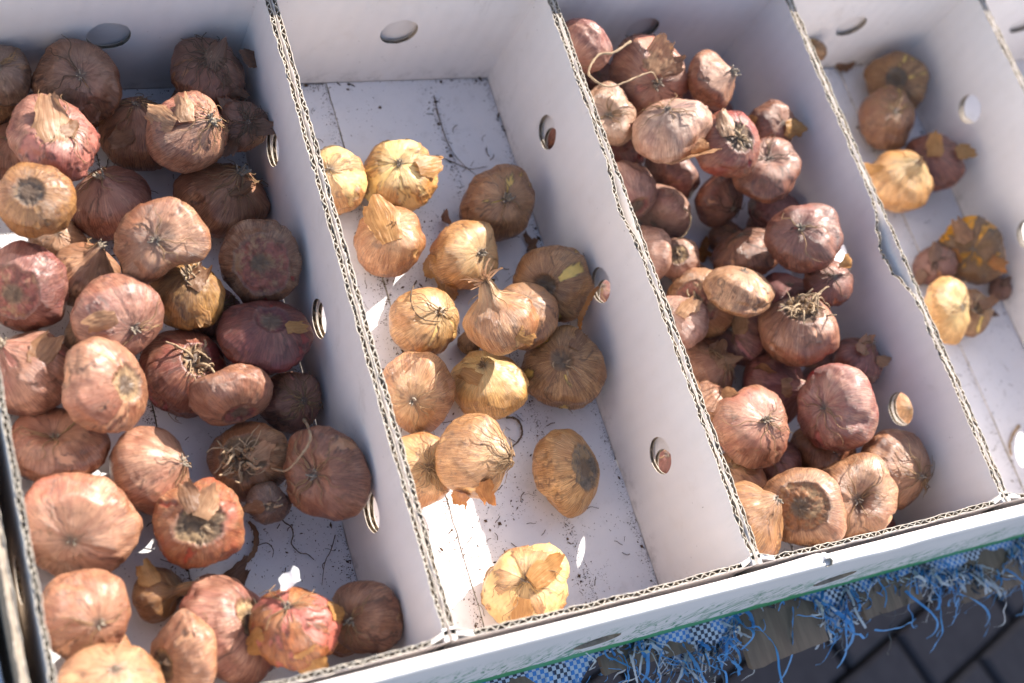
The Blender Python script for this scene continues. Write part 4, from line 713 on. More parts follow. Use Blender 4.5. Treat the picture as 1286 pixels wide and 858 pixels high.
for y in (.02, .36, .66):
    mb = MB(); mb.box((-.40, y, -.085), (2.24, y+.04, -.0185)); mb.obj('beam', M_WOOD, table, loc=TL)
for x in (-.38, 2.18):
    for y in (.021, .661):
        mb = MB(); mb.box((x, y, -.748), (x+.04, y+.038, -.086)); mb.obj('leg', M_WOOD, table, loc=TL)

def uvmesh(name, V, F, UV, mats, parent=None, **k):
    o = mesh_obj(name, V, F, mats, parent, **k); a = o.data.attributes.new('uvw', 'FLOAT_VECTOR', 'POINT')
    a.data.foreach_set('vector', np.array(UV, dtype=np.float32).ravel()); return o
tarp = tag(empty('woven_tarp', (.1, .2, -.011)), 'blue and white checked woven plastic tarp with frayed edge under the tray', 'tarp')
TT = (-.1, -.2, .011)
V = []; UV = []; nx, ny = 300, 16
def tarpfront(x):
    a = -.020+.006*float(vn(x*14, 3, 9))+.003*float(vn(x*60, 3, 9))
    for c, w, d in ((.105, .030, .020), (.055, .02, .010), (.235, .014, .010), (.335, .012, .012), (.47, .05, .012), (-.05, .05, .015), (.20, .012, .012)): a -= d*math.exp(-((x-c)/w)**4)
    return a
xs = [-.245+i*(1.2+.245)/nx for i in range(nx+1)]
xs = [-.245+.95*i/(nx-20) for i in range(nx-19)]+[.705+(1.55*k/20) for k in range(1, 21)]  # right-hand stretch added out of view to stop sun through the slat gaps
for x in xs:
    yf = tarpfront(x)
    for j in range(ny+1):
        v = j/ny; y = yf+(.0+.70)*(v**2.2) if 1 else 0
        dz = -.0105+.0004*float(vn(x*30, y*30, 1)) - max(0, -.020-y)*.55 + (.0014*float(vn(x*90, y*50, 6)) if y < -.015 else 0)
        over = max(0, -.016-y)
        dz += .0012*float(vn(x*70, y*10, 2))*min(1, over*60)
        V.append((x, y, dz)); UV.append((x+.002*float(vn(x*20, y*20, 3)), y, 0))
F = [(i*(ny+1)+j, (i+1)*(ny+1)+j, (i+1)*(ny+1)+j+1, i*(ny+1)+j+1) for i in range(nx) for j in range(ny)]
uvmesh('tarp_sheet', V, F, UV, M_TARP, tarp, loc=TT)
# the tarp bunched up against the left side of the tray
V = []; UV = []; nx, ny = 50, 14
for i in range(nx+1):
    y = -.06+.40*i/nx
    for j in range(ny+1):
        v = j/ny; z = -.011+(.082+.012*float(vn(y*14, 1, 2)))*(1-v)
        x = -.2110-.0025*float(vn(y*25, z*20, 4))-.036*v**2.5-.003
        V.append((x, y, z)); UV.append((y, z*1.1+x, 0))
F = [(i*(ny+1)+j, (i+1)*(ny+1)+j, (i+1)*(ny+1)+j+1, i*(ny+1)+j+1) for i in range(nx) for j in range(ny)]
uvmesh('tarp_fold', V, F, UV, M_TARP, tarp, loc=TT)
# frayed tapes of the weave hanging over the slat ends
rr = random.Random(21)
def tape(p, L, ang, w, droop, curl, n=9, rnd=rr):
    pts = [Vector(p)]; d = Vector((math.sin(ang), -math.cos(ang), .15)); k = L/n; tw = rnd.uniform(0, 6); sides = []
    for i in range(n):
        d = (d+Vector((curl*rnd.uniform(-1, 1), curl*.6*rnd.uniform(-1, 1), -droop*(i+1)/n+curl*.5*rnd.uniform(-1, 1)))).normalized()
        q = pts[-1]+d*k
        pts.append(q)
    pts = spline(pts, 3)
    for i in range(len(pts)):
        tw += rnd.uniform(-.35, .35); sides.append(Vector((math.cos(tw), .4*math.sin(tw), .8*math.sin(tw))).normalized())
    return pts, sides
fr = MB()
for i in range(1300):
    x = rr.uniform(-.02, .66)
    cl = float(vn(x*42, 5, 5)); 
    if cl < rr.uniform(-.75, .15): continue
    if (.256 < x < .318 and rr.random() < .9) or (.36 < x < .41 and rr.random() < .7): continue
    y = tarpfront(x)+rr.uniform(.0, .006); z = -.0095-max(0, -.020-y)*.55
    pts, sd = tape((x, y, z), rr.uniform(.008, .034), rr.uniform(-1.3, 1.3), 0, rr.uniform(.05, .7), rr.uniform(.3, 1.0))
    m = rr.choices((0, 1, 2), (.42, .42, .16))[0]
    fr.ribbon(pts, rr.uniform(.0008, .0030), sd, m)
for i in range(150):
    x = rr.uniform(.08, .62); y = tarpfront(x)-.004
    if .258 < x < .316: continue
    pts, sd = tape((x, y, -.012), rr.uniform(.025, .07), rr.uniform(-1.4, 1.4), 0, rr.uniform(.2, .8), rr.uniform(.7, 1.3), 13)
    fr.ribbon(pts, rr.uniform(.0006, .0020), sd, rr.choices((0, 1, 2), (.6, .25, .15))[0])
o = fr.obj('frayed_tapes', [M_PLB, M_PLW, M_PLK], tarp, smooth=True, loc=TT); o['kind'] = 'stuff'
for k, (x, y, L, ang, w, dr, cu, m) in enumerate([(.150, -.020, .085, .9, .0022, .35, .20, 0), (.205, -.024, .050, .3, .0030, .25, .25, 0), (.262, -.020, .055, .55, .0018, .12, .22, 0),
        (.330, -.024, .050, .1, .0034, .3, .3, 0), (.345, -.028, .055, -.5, .0024, .5, .3, 0), (.40, -.03, .060, .2, .0022, .4, .35, 0), (.425, -.035, .055, -.2, .002, .3, .35, 0),
        (.47, -.030, .045, .4, .003, .3, .3, 1), (.50, -.035, .065, .8, .0028, .3, .3, 0), (.36, -.05, .05, .9, .002, .2, .4, 0), (.215, -.022, .040, -.4, .002, .3, .4, 1), (.44, -.04, .07, 1.0, .0018, .35, .3, 0),
        (.30, -.020, .06, -.2, .0024, .35, .25, 0), (.135, -.035, .035, -.6, .0026, .2, .5, 1), (.10, -.036, .03, .5, .002, .3, .5, 0), (.165, -.022, .04, .1, .0026, .3, .4, 1), (.52, -.04, .05, .3, .0026, .4, .3, 1)]):
    mb = MB(); pts, sd = tape((x, y, -.0100), L, ang, 0, dr, cu, 10, random.Random(50+k)); mb.ribbon(pts, w, sd, 0)
    mb.obj('loose_tape', (M_PLB, M_PLW)[m], tarp, smooth=True, loc=TT)

GZ = -.75
g = mesh_obj('ground', [(-12, -12, GZ-.03), (12, -12, GZ-.03), (12, 12, GZ-.03), (-12, 12, GZ-.03)], [(0, 1, 2, 3)], M_SAND, smooth=False); tag(g, kind='structure')
pav = tag(empty('pavement', (0, 0, GZ-.029)), kind='structure')
def paver_mesh(L, W, Hh):
    b = .006; V = []
    for z, k in ((0, 0), (Hh-b, 0), (Hh, b)):
        V += [(k, k, z), (L-k, k, z), (L-k, W-k, z), (k, W-k, z)]
    F = [(8, 9, 10, 11)]
    for q in (0, 4): F += [(q+i, q+(i+1) % 4, q+4+(i+1) % 4, q+4+i) for i in range(4)]
    me = bpy.data.meshes.new('paver'); me.from_pydata(V, [], F); me.materials.append(M_PAVE); return me
pm = paver_mesh(.192, .092, .029)
rr = random.Random(8); first = True; ca, sa = math.cos(.32), math.sin(.32)
for j in range(-5, 13):
    for i in range(-3, 9):
        x = i*.2+(.1 if j % 2 else 0); y = j*.1-.35
        X, Y = .3+x*ca-y*sa, x*sa+y*ca-.1
        if not (-.6 < X < 1.9 and -1.0 < Y < .6): continue
        o = bpy.data.objects.new('paver', pm); COL.objects.link(o); o.parent = pav; o.location = (X, Y, rr.uniform(-.003, .003)); o.rotation_euler = (0, 0, .32+rr.uniform(-.01, .01))
# unseen paving further out, made pale to bounce light onto the tray front
mb = MB(); mb.box((-12, -12, GZ-.0295), (12, -1.05, GZ-.004)); mb.box((1.95, -1.05, GZ-.0295), (12, 12, GZ-.004)); mb.box((-12, -1.05, GZ-.0295), (-.65, 12, GZ-.004)); mb.box((-.65, .9, GZ-.0295), (1.95, 12, GZ-.004))
tag(mb.obj('outer_pavement', M_BOUNCE_PAVE), kind='structure')

# ------------------------------------------------------------------ bulbs
NP, NTH = 128, 74
phi = np.linspace(0, 2*np.pi, NP, endpoint=False); thv = np.linspace(0, np.pi, NTH+1)[1:-1]
PHI, THE = np.meshgrid(phi, thv); CP, SP = np.cos(PHI), np.sin(PHI); ST, CT = np.sin(THE), np.cos(THE)
nr = len(thv)
_F = []
for j in range(nr-1):
    for i in range(NP): _F.append((j*NP+i, (j+1)*NP+i, (j+1)*NP+(i+1) % NP, j*NP+(i+1) % NP))
_T, _Bo = nr*NP, nr*NP+1
for i in range(NP): _F.append((_T, i, (i+1) % NP)); _F.append((_Bo, (nr-1)*NP+(i+1) % NP, (nr-1)*NP+i))
def corm_surface(a, ra, o, sd):
    q = random.Random(sd)
    dimple = o.get('dimple', .07); neck = o.get('neck', .05 if q.random() < .6 else 0.0); pleat = o.get('pleat', .55); scar = o.get('scar', .22)
    rough = o.get('rough', 0); peel = o.get('peel', 0.02)
    low = fbm(CP*ST*1.3+sd, SP*ST*1.3, CT*1.3, sd, 2); mid = fbm(CP*ST*3.2, SP*ST*3.2+sd, CT*3.2, sd+5, 3)
    k = 1+.150*low+.048*mid
    # ribs running from tip to base, never quite even
    nrib = q.randint(7, 11); ph = q.uniform(0, 6)
    k = k-.045*np.abs(fbm(CP*ST*2.1+4, SP*ST*2.1, CT*2.1, sd+12, 3))+.000*np.sin(nrib*PHI+ph+4.4*vn(CP*1.5, SP*1.5, THE*.8, sd))*ST**2
    k = k+.008*pleat*np.sin(19*PHI+6.0*vn(CP*2.5+9, SP*2.5, THE*1.3, sd+1))*(.4+.6*vn(CP*3,SP*3,0*THE,sd+77))*np.exp(-((THE-.45)/.38)**2)
    k = k+.014*fbm(CP*8, SP*8, THE*1.3, sd+2, 3)
    if o.get('waves'): k = k+.028*fbm(CP*ST*5, SP*ST*5, CT*5, sd+31, 2)
    if rough: k = k+.035*fbm(CP*ST*7, SP*ST*7, CT*7, sd+8, 3)
    # shallow dents left by neighbours
    for _ in range(4):
        p0 = q.uniform(0, 6.28); t0 = q.uniform(.6, 2.4); dp = np.arccos(np.clip(np.cos(THE)*math.cos(t0)+ST*math.sin(t0)*np.cos(PHI-p0), -1, 1))
        k = k-q.uniform(.03, .085)*np.exp(-(dp/q.uniform(.28, .55))**2)
    if 'notch' in o:
        d, w = o['notch']; dph = (PHI+np.pi) % (2*np.pi)-np.pi; k = k*(1-d*np.exp(-(dph/w)**2)*ST**1.2)
    # deep creases running from the tip over the shoulder
    for _ in range(q.randint(1, 2)):
        p0 = q.uniform(0, 6.28); w0 = q.uniform(.12, .40); dph = (PHI-p0-.5*vn(THE*1.4, 0*THE, 0*THE, sd+q.randint(1, 99))+np.pi) % (2*np.pi)-np.pi; tc = q.uniform(.5, 1.7)
        k = k-q.uniform(.03, .075)*np.exp(-(dph/w0)**2)*np.exp(-((THE-tc)/q.uniform(.45, .8))**2)
    # overlapping tunic layers: a sharp step on one side fading away on the other
    edge = np.zeros_like(k)
    for _ in range(3):
        p0 = q.uniform(0, 6.28); wob = .35*vn(THE*1.9, 0*THE, 0*THE, sd+q.randint(20, 90))+.10*vn(THE*9, 0*THE, 0*THE, sd+q.randint(20, 90))
        dd = (PHI-p0-wob) % (2*np.pi); fade = sst(ST, .15, .5)
        k = k+.020*np.exp(-dd/.55)*fade; edge = np.maximum(edge, np.exp(-((dd-6.28+.03)/.05)**2)*fade*(.3+.7*(vn(THE*5, 0*THE, 0*THE, sd+3) > -.2)))
    pn = fbm(CP*1.7+sd*3.1, SP*1.7, THE*.9, sd+40, 3)+.18*fbm(CP*8, SP*8, THE*2.2, sd+41, 2)
    thr = np.quantile(pn, 1-max(.002, min(.75, peel))) if peel > .01 else 9
    pe = sst(pn, thr-.012, thr+.012); pe = pe*(THE < 2.75)
    k = k-.030*pe+.022*np.exp(-((pn-thr+.03)/.03)**2)*(1-pe)
    edge = np.maximum(edge, np.exp(-((pn-thr)/.022)**2)*(peel > .01))
    if o.get('slit'):
        u = (CP*ST)-.12; v = (SP*ST)+.05; w_ = np.where(CT > 0, np.exp(-(u/.10)**2)*(np.abs(v) < .42)*(1-(np.abs(v)/.42)**2), 0); k = k-.16*w_; edge = np.maximum(edge, np.clip(w_*1.5, 0, 1))
    c = a*ra
    R = ST*k; Zz = CT*(.55*k+.45)
    x = a*R*CP; y = a*R*SP; z = c*Zz
    x = x+a*q.uniform(-.10, .10)*CT*ST; y = y+a*q.uniform(-.10, .10)*CT*ST; z = z+a*.06*low*ST
    ecc = 1+q.uniform(-.06, .06); x = x*ecc; y = y/ecc
    z = z-a*dimple*np.exp(-(THE/.42)**2)*1.0
    if neck > 0:
        z = z+a*neck*np.exp(-(THE/.34)**2); s_ = 1-.38*neck*2*np.exp(-((THE-.55)/.3)**2); x = x*s_; y = y*s_
        x = x+a*neck*.25*np.exp(-(THE/.3)**2)*math.cos(q.uniform(0, 6)); 
    tb = np.pi-THE
    z = z+a*.10*np.exp(-(tb/.38)**2)
    sm = np.zeros_like(k)
    if scar > 0:
        rb = scar*1.15*(1+.18*fbm(CP*3, SP*3, 0*THE, sd+60, 3)); sm = 1-sst(tb, rb-.06, rb+.05)
        z = z+sm*a*(.035+.05*fbm(CP*ST*10, SP*ST*10, CT*3, sd+9, 3)); rim = np.exp(-((tb-rb-.07)/.07)**2)
        z = z-a*.022*rim; edge = np.maximum(edge, .6*np.exp(-((tb-rb)/.05)**2))
    V = np.stack([x, y, z], -1).reshape(-1, 3)
    top = V[:NP].mean(0)+np.array([0, 0, .0002]); bot = V[(nr-1)*NP:].mean(0)
    V = np.vstack([V, top, bot])
    stv = np.vstack([np.stack([CP, SP, THE], -1).reshape(-1, 3), [[1, 0, 0]], [[1, 0, np.pi]]])
    f = lambda m, t, b: np.append(m.ravel(), [t, b])
    return V, stv, f(sm, 0, sm[-1].mean()), f(pe, 0, 0), f(edge, 0, 0), top, bot
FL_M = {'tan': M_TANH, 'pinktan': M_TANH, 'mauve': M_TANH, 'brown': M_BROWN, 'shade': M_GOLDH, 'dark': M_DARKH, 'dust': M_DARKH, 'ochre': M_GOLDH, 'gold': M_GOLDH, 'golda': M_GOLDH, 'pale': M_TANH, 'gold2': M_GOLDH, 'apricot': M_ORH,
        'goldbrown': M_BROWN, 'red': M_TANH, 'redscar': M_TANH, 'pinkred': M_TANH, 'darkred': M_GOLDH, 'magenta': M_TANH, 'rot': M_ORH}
def husk_sheet(P, N, T, size, curl, sd, wid=.8):
    """thin torn scale of dry tunic that lies on the bulb at one end and lifts at the other"""
    q = random.Random(sd); P = Vector(P); N = Vector(N); T = Vector(T); B = N.cross(T); nu, nv = 22, 16
    U, W = np.meshgrid(np.linspace(0, 1, nu), np.linspace(-1, 1, nv), indexing='ij')
    hw = size*wid*.5*(.75+.35*np.sin(np.pi*np.clip(U*1.05, 0, 1)))*(1+.22*vn(U*3.2, np.sign(W)*3, sd)+.09*vn(U*13, np.sign(W)*3, sd+1))
    uu = U+(.16*vn(W*1.6, 0*U, sd+2)+.05*vn(W*7, 0*U, sd+3))*U
    x = (uu-.35)*size*1.25; y = W*hw
    rad = size*(1.15-.25*curl)
    lift = .0007+.42*curl*size*np.clip(uu-.25, 0, 1)**2
    bend = -(y**2)/(2*rad*1.1)-(np.where(x < 0, x**2, x**2*.25))/(2*rad*1.6)
    roll = q.choice((-1, 1))*.25*curl*size*np.clip(uu-.4, 0, 1)*(W**2)*1.1
    z = lift+bend+roll+.035*size*fbm(x/size*5, y/size*9, 0*x, sd, 3)+.012*size*np.sin(W*19+3*vn(U*3, W, sd))
    V = [P+T*float(a)+B*float(b)+N*float(c) for a, b, c in zip(x.ravel(), y.ravel(), z.ravel())]
    global HS; HS = np.stack([U.ravel()*1.2+sd, W.ravel()*.5+sd*.7, 0*U.ravel()], -1).astype(np.float32)
    F = [(i*nv+j, (i+1)*nv+j, (i+1)*nv+j+1, i*nv+j+1) for i in range(nu-1) for j in range(nv-1)]
    return V, F
def walk(p, d, L, n, cur, q, grav=None):
    pts = [Vector(p)]; d = Vector(d).normalized()
    for i in range(n):
        d = (d+Vector((q.uniform(-1, 1), q.uniform(-1, 1), q.uniform(-1, 1)))*cur+(Vector(grav) if grav is not None else Vector((0, 0, 0)))).normalized(); pts.append(pts[-1]+d*(L/n))
    return pts
for bi, (loc, dz, (xa, za), a, ra, bx, pal, o, flakes, label) in enumerate(BULBS):
    sd = 101+bi*7; q = random.Random(sd)
    Zx = Vector(za).normalized(); Xx = Vector(xa); Xx = (Xx-Zx*Xx.dot(Zx)).normalized(); Yx = Zx.cross(Xx)
    if 'notch' not in o:
        rot = q.uniform(0, 6.28); Xx, Yx = Xx*math.cos(rot)+Yx*math.sin(rot), Yx*math.cos(rot)-Xx*math.sin(rot)
    R = np.array([Xx, Yx, Zx])
    root = empty('flower_bulb', loc)
    grp = {'A': 'big pinkish brown bulbs in the left box', 'B': 'golden bulbs in the second box', 'C': 'pink brown bulbs in the third box', 'D': 'golden brown bulbs in the fourth box'}[bx]
    tag(root, label, 'flower bulb', grp)
    V, stv, sm, pe, ed, top, bot = corm_surface(a, ra, o, sd)
    Vw = V@R+np.array([0, 0, dz])
    ob = mesh_obj('bulb_body', Vw, _F, bulb_mat(pal, o.get('scarc', 'dirt')), root)
    me = ob.data
    at = me.attributes.new('st', 'FLOAT_VECTOR', 'POINT'); at.data.foreach_set('vector', stv.astype(np.float32).ravel())
    for nme, arr in (('scar', sm), ('peel', pe), ('edge', ed)):
        at = me.attributes.new(nme, 'FLOAT', 'POINT'); at.data.foreach_set('value', arr.astype(np.float32))
    W = lambda p: Vector(np.array(p)@R)+Vector((0, 0, dz))
    for fi, (P, N, T, size, curl) in enumerate(flakes):
        Vf, Ff = husk_sheet(P, N, T, size, curl, sd+fi*3+1); ho = mesh_obj('husk_flake', Vf, Ff, FL_M[pal] if (fi+bi) % 4 or pal in ('dark', 'apricot', 'gold', 'golda', 'pale') else M_BROWN, root); ho.data.attributes.new('hs', 'FLOAT_VECTOR', 'POINT').data.foreach_set('vector', HS.ravel())
    tipw = W(top)
    stub = o.get('stub', .25 if not o.get('hid') else 0)
    if stub > 0:
        mb = MB()
        for i in range(int(5+6*stub)):
            an = q.uniform(0, 6.28); r0 = .0013*stub+.0004; st_ = tipw+(Xx*math.cos(an)+Yx*math.sin(an))*r0*q.uniform(.4, 1.6)-Zx*.0012
            dr = (Zx*q.uniform(.5, 1.4)+(Xx*math.cos(an)+Yx*math.sin(an))*q.uniform(.1, .8)).normalized()
            pts = spline(walk(st_, dr, a*(.08+.16*stub)*q.uniform(.6, 1.3), 4, .25, q), 2); n = len(pts)
            mb.tube(pts, [(.0013*stub+.0004)*q.uniform(.6, 1.2)*(1-.7*i_/n) for i_ in range(n)], 5)
        mb.obj('dry_tip', M_STUB if pal not in ('gold', 'golda', 'apricot') or q.random() < .5 else M_FIB, root, smooth=True)
    if o.get('tuft'):
        mb = MB()
        for i in range(26):
            an = q.uniform(0, 6.28); dr = (Zx*q.uniform(.3, 1)+(Xx*math.cos(an)+Yx*math.sin(an))*q.uniform(.2, 1.0)).normalized()
            pts = spline(walk(tipw-Zx*.002, dr, a*q.uniform(.3, .75), 5, .35, q), 2); mb.ribbon(pts, q.uniform(.0006, .0016), Vector((q.uniform(-1, 1), q.uniform(-1, 1), q.uniform(-1, 1))).normalized())
        mb.obj('neck_tuft', M_TANH, root, smooth=True)
    nf = o.get('fib', 0 if o.get('hid') else q.choice((0, 2, 3, 4)))
    if nf:
        mb = MB()
        for i in range(nf*2):
            p0 = q.uniform(0, 6.28); t0 = .12; pts = []; dp = q.uniform(-.5, .5); n = 9; Lq = q.uniform(.5, 1.1); lf = q.uniform(.02, .14)
            for j in range(n):
                t_ = t0+Lq*j/n; p_ = p0+dp*j/n+.12*math.sin(j+i); ii = min(nr-1, int(t_/math.pi*NTH)); jj = int((p_ % 6.283)/6.2832*NP) % NP
                v = V[ii*NP+jj]; l = 1.03+lf*(j/n)**1.5
                pts.append(W(np.array(v)*l+np.array([0, 0, .0006])))
            mb.tube(spline(pts, 2), [.00042*(1-.6*j/(2*n)) for j in range(len(spline(pts, 2)))], 4, caps=False)
        mb.obj('dry_fibres', M_FIB if pal not in ('dark', 'shade') else M_DROOT, root, smooth=True)['kind'] = 'stuff'
    nrt = o.get('roots', 0)
    if nrt:
        bw = W(bot); mb = MB(); out = -Zx
        for i in range(nrt):
            an = q.uniform(0, 6.28); rad = a*.30*math.sqrt(q.random())*(1 if nrt > 12 else .6); sdv = Xx*math.cos(an)+Yx*math.sin(an)
            p = bw+sdv*rad+Zx*.001; dr = out*q.uniform(.35, 1)+sdv*q.uniform(.1, 1.0)
            g_ = Zx*(.05 if nrt > 12 else .10)
            L = a*q.uniform(.25, .85 if nrt > 12 else .7); pts = spline(walk(p, dr, L, 7, .55, q, g_), 3); n = len(pts); r0 = q.uniform(.0004, .0012)
            mb.tube(pts, [r0*(1-.55*j/n)*(1+.25*q.random()) for j in range(n)], 5)
        if nrt > 12:                                         # clots of soil caught among the roots
            for i in range(nrt):
                an = q.uniform(0, 6.28); c = bw+(Xx*math.cos(an)+Yx*math.sin(an))*a*.38*math.sqrt(q.random())+out*q.uniform(0, .0035); r0 = q.uniform(.0008, .0022)
                Vc = []; 
                for ux, uy, uz in ((1,0,0),(-1,0,0),(0,1,0),(0,-1,0),(0,0,1),(0,0,-1),(.7,.7,.3),(-.6,.5,-.6)): Vc.append(c+Vector((ux, uy, uz))*r0*q.uniform(.6, 1.3))
                mb.add(Vc, [(0,2,4),(2,1,4),(1,3,4),(3,0,4),(2,0,5),(1,2,5),(3,1,5),(0,3,5)], 1)
        rt = mb.obj('root_tuft', [M_ROOT, M_SOIL_SHADE if nrt < 20 else M_FIB], root, smooth=True)
        if nrt > 8: rt['kind'] = 'stuff'

# ------------------------------------------------------------------ loose roots, twigs, husks and soil
def strand(key, name, label, cat, r, mat, k=6, taper=.5):
    pts = spline(PATHS[key], k); mb = MB(); n = len(pts); q = random.Random(len(key)*7)
    base = Vector(pts[0]); pts = [p-base+Vector((q.uniform(-1, 1), q.uniform(-1, 1), 0))*r*.25 for p in pts]
    mb.tube(pts, [r*(1-taper*i/n)*(1+.18*math.sin(i*1.7)) for i in range(n)], 6)
    o = mb.obj(name, mat, None, smooth=True); o.location = base; return tag(o, label, cat)
strand('loop_root', 'dry_root', 'long pale looping root over the large bulb at the far end of the third box', 'root', .0010, M_ROOT)
strand('bulb_root', 'dry_root', 'dark curved root lying across a golden bulb in the second box', 'root', .0006, M_DROOT)
strand('twig', 'twig', 'short brown hooked twig on the floor of the second box', 'twig', .0009, M_DROOT)
strand('hair1', 'hair_root', 'longest zigzag black hair root on the floor of the left box', 'root', .00045, M_DROOT)
strand('hair2', 'hair_root', 'thin straight root near the floor corner of the left box', 'root', .0003, M_DROOT)
strand('hair3', 'hair_root', 'short curved hair root beside the red knobbly bulb, left box', 'root', .0003, M_DROOT)
strand('long28', 'dry_root', 'pale bent root between the tangled root bulb and the shaded oval bulb', 'root', .0010, M_ROOT)
strand('c11root', 'dry_root', 'thin white hooked root beside the pinkish oblong bulb, third box', 'root', .0008, M_ROOT)
strand('twigD', 'twig', 'curved brown twig on the floor of the right box by the bright sun spot', 'twig', .0014, M_ROOT)
strand('hairB', 'hair_root', 'long fine root down the far floor of the second box', 'root', .00035, M_DROOT)
strand('hairB2', 'hair_root', 'fine root lying crosswise above the stubby stemmed brown bulb', 'root', .0004, M_DROOT)
def strip(key, name, label, cat, w, mat, up=(0, 0, 1)):
    pts = spline(PATHS[key], 6); base = Vector(pts[0]); pts = [p-base for p in pts]; mb = MB(); n = len(pts); sd = []
    for i, p in enumerate(pts):
        t = (pts[min(i+1, n-1)]-pts[max(0, i-1)]).normalized(); a = .5*math.sin(i*.35); s = t.cross(Vector(up)).normalized(); sd.append((s*math.cos(a)+t.cross(s)*math.sin(a)).normalized())
    V = []
    for i, p in enumerate(pts):
        ww = w*math.sin(math.pi*(i+1.2)/(n+1.4))**.5*(1+.2*math.sin(i*2.1)); s = sd[i]; nn = s.cross((pts[min(i+1, n-1)]-pts[max(0, i-1)]).normalized())
        V += [p-s*ww/2+nn*ww*.15, p, p+s*ww/2+nn*ww*.15]
    mb.add(V, [f for i in range(n-1) for f in ((3*i, 3*i+1, 3*i+4, 3*i+3), (3*i+1, 3*i+2, 3*i+5, 3*i+4))])
    o = mb.obj(name, mat, None, smooth=True); o.location = base; return tag(o, label, cat)
strip('strip', 'husk_strip', 'dark brown curled husk strip on the floor right of the red knobbly bulb', 'husk', .0034, M_BROWN)
strip('curl', 'husk_strip', 'orange curly husk ribbon standing by the middle hole of the second divider', 'husk', .0040, M_ORH)
def loose(key, label, size, mat, seed, sheets=1, ang=0, curl=1.0, wid=.7, tilt=0.0):
    p = Vector(SPOTS[key]); root = None; allV = []; allF = []; allH = []
    for k in range(sheets):
        a = ang+k*2.1; T = Vector((math.cos(a), math.sin(a), tilt)).normalized(); N = Vector((.25*math.sin(k*3+seed), .2, 1)); N = (N-T*N.dot(T)).normalized()
        V, F = husk_sheet((0.001*k, 0, .0012*k+size*.12), N, T, size*(1-.15*k), curl, seed+k, wid); b = len(allV); allH.append(HS); allV += V; allF += [tuple(i+b for i in f) for f in F]
    z0 = min(v.z for v in allV); allV = [v-Vector((0, 0, z0-.0004)) for v in allV]
    if p.z < .008: p.z = .0006
    o = mesh_obj('loose_husk', allV, allF, mat); o.data.attributes.new('hs', 'FLOAT_VECTOR', 'POINT').data.foreach_set('vector', np.concatenate(allH).ravel()); o.location = p; return tag(o, label, 'husk')
loose('huskB', 'dark brown husk curl on the floor above the bulb with the yellow spot', .014, M_BROWN, 3, 2, 1.9, 1.2, .4)
loose('huskA1', 'amber husk scrap in the corner under the brown oval bulb, left box', .014, M_ORH, 5, 2, 2.2, 1.1)
loose('huskC', 'rust coloured crumpled husk on the third box floor beside the small rooted bulb', .016, M_ORH, 7, 3, 1.0, 1.4, .5)
loose('huskD1', 'brown husk scrap near the third divider at the far end of the right box', .014, M_BROWN, 9, 2, .3, 1.1)
loose('huskD2', 'brown husk scrap touching the rearmost bulb of the right box', .011, M_BROWN, 13, 1, 2.3, 1.0)
loose('huskA4', 'dark frayed husk between the red knobbly bulb and the tall pinkish one', .019, M_DARKH, 17, 3, .5, 1.0)
loose('crumbsD', 'dark crumbly husk right of the kidney shaped white gold bulb', .014, M_DARKH, 19, 3, 1.5, 1.3)
# little torn white scrap catching the sun
p = Vector(SPOTS['scrap']); q = random.Random(2); V = []
for i in range(7):
    for j in range(5): V.append((.0020*i-.007+.0006*q.uniform(-1, 1), .0005*math.sin(i), .0021*j-.004+.0009*q.uniform(-1, 1)+(.0012*((i*7) % 3) if j == 4 else 0)))
V += [(x, y+.0005, z) for x, y, z in V]
F = [(i*5+j, (i+1)*5+j, (i+1)*5+j+1, i*5+j+1) for i in range(6) for j in range(4)]; F += [tuple(k+35 for k in f)[::-1] for f in F]
M3 = Matrix.Rotation(.35, 3, 'Z')@Matrix.Rotation(-.75, 3, 'X'); o = mesh_obj('paper_scrap', [M3@Vector(v) for v in V], F, M_PAPER, smooth=False); o.location = p; tag(o, 'torn white paper scrap gleaming behind the bulb with torn orange skin', 'paper scrap')
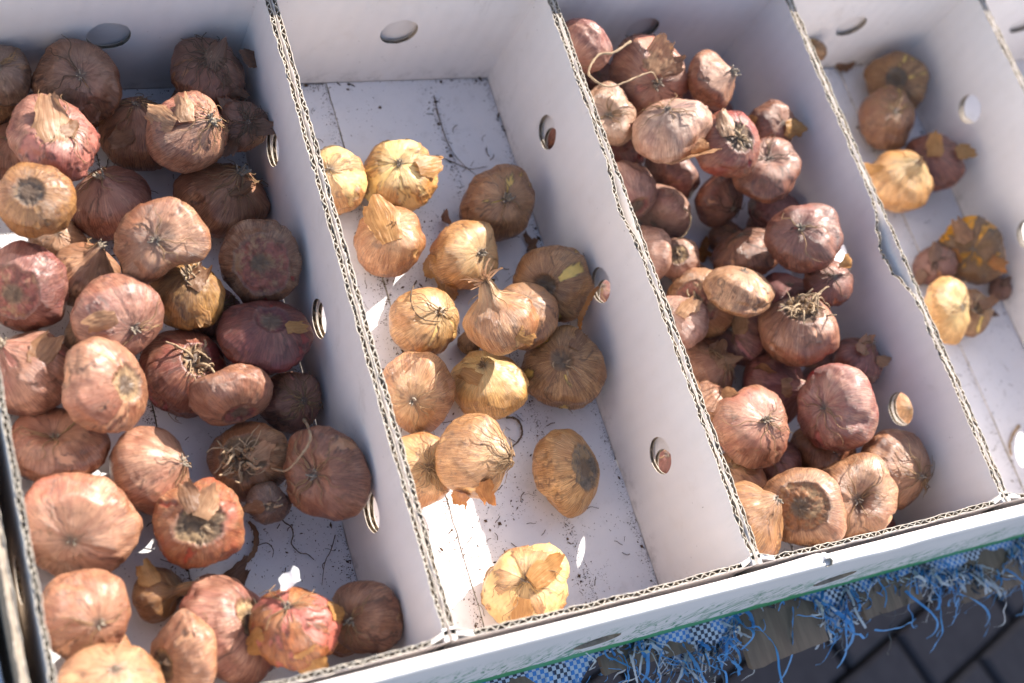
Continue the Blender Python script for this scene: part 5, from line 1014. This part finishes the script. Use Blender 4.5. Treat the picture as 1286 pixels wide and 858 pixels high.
# soil: crumbs gathered along seams and wall feet
def soil(xa, xb, n, seams, seed, cat_label):
    q = random.Random(seed); mb = MB()
    for i in range(n):
        m = q.random()
        if m < .42: x = q.choice(seams)-abs(q.gauss(0, .0045))+.0008; y = q.uniform(.004, YB-.004)
        elif m < .56: x = xb-.0045-abs(q.gauss(0, .003)); y = q.uniform(.004, YB-.004)
        elif m < .64: y = YB-abs(q.gauss(0, .004)); x = q.uniform(xa+.005, xb-.005)
        else:
            for _ in range(6):
                x = q.uniform(xa+.005, xb-.005); y = q.uniform(.005, YB-.005)
                if float(vn(x*34, y*34, seed)) > .1+.3*q.random(): break
        x = min(max(x, xa+.005), xb-.0045); y = min(max(y, .004), YB-.001)
        r = .00014*math.exp(abs(q.gauss(0, .55)))
        if q.random() < .006: r = q.uniform(.0008, .0016)
        r = min(r, .0022); c = Vector((x, y, -.0002+r*.4)); an = q.uniform(0, 3.14); ex = q.uniform(.8, 2.6)
        V = []
        for ux, uy, uz in ((1,0,0),(-1,0,0),(0,1,0),(0,-1,0),(0,0,.7),(0,0,-.7)):
            v = Vector((ux*ex, uy, uz))*r*q.uniform(.6, 1.3); V.append(c+Vector((v.x*math.cos(an)-v.y*math.sin(an), v.x*math.sin(an)+v.y*math.cos(an), v.z)))
        mb.add(V, [(0,2,4),(2,1,4),(1,3,4),(3,0,4),(2,0,5),(1,2,5),(3,1,5),(0,3,5)])
    for i in range(n//60):                                    # short fibres and root bits
        x = q.uniform(xa+.012, xb-.012); y = q.uniform(.012, YB-.012); pts = spline(walk((x, y, .0004), (q.uniform(-1, 1), q.uniform(-1, 1), 0), q.uniform(.003, .010), 4, .5, q), 2)
        pts = [Vector((v.x, v.y, .0003+abs(v.z-.0004)*.15)) for v in pts]; mb.tube(pts, q.uniform(.00012, .0003), 4)
    o = mb.obj('soil_crumbs', M_SOIL_SHADE, None); tag(o, cat_label, 'soil', kind='stuff')
soil(X0, X1, 7000, [X0+.095], 1, 'dark soil crumbs and root bits scattered on the left box floor')
soil(X1, X2, 8000, [X1+.0675, X1+.148], 2, 'dark soil crumbs scattered on the floor of the second box')
soil(X2, X3, 1200, [X2+.11], 3, 'soil crumbs between the bulbs in the third box')
soil(X3, X4, 2000, [X3+.134], 4, 'soil crumbs along the floor seam of the right box')
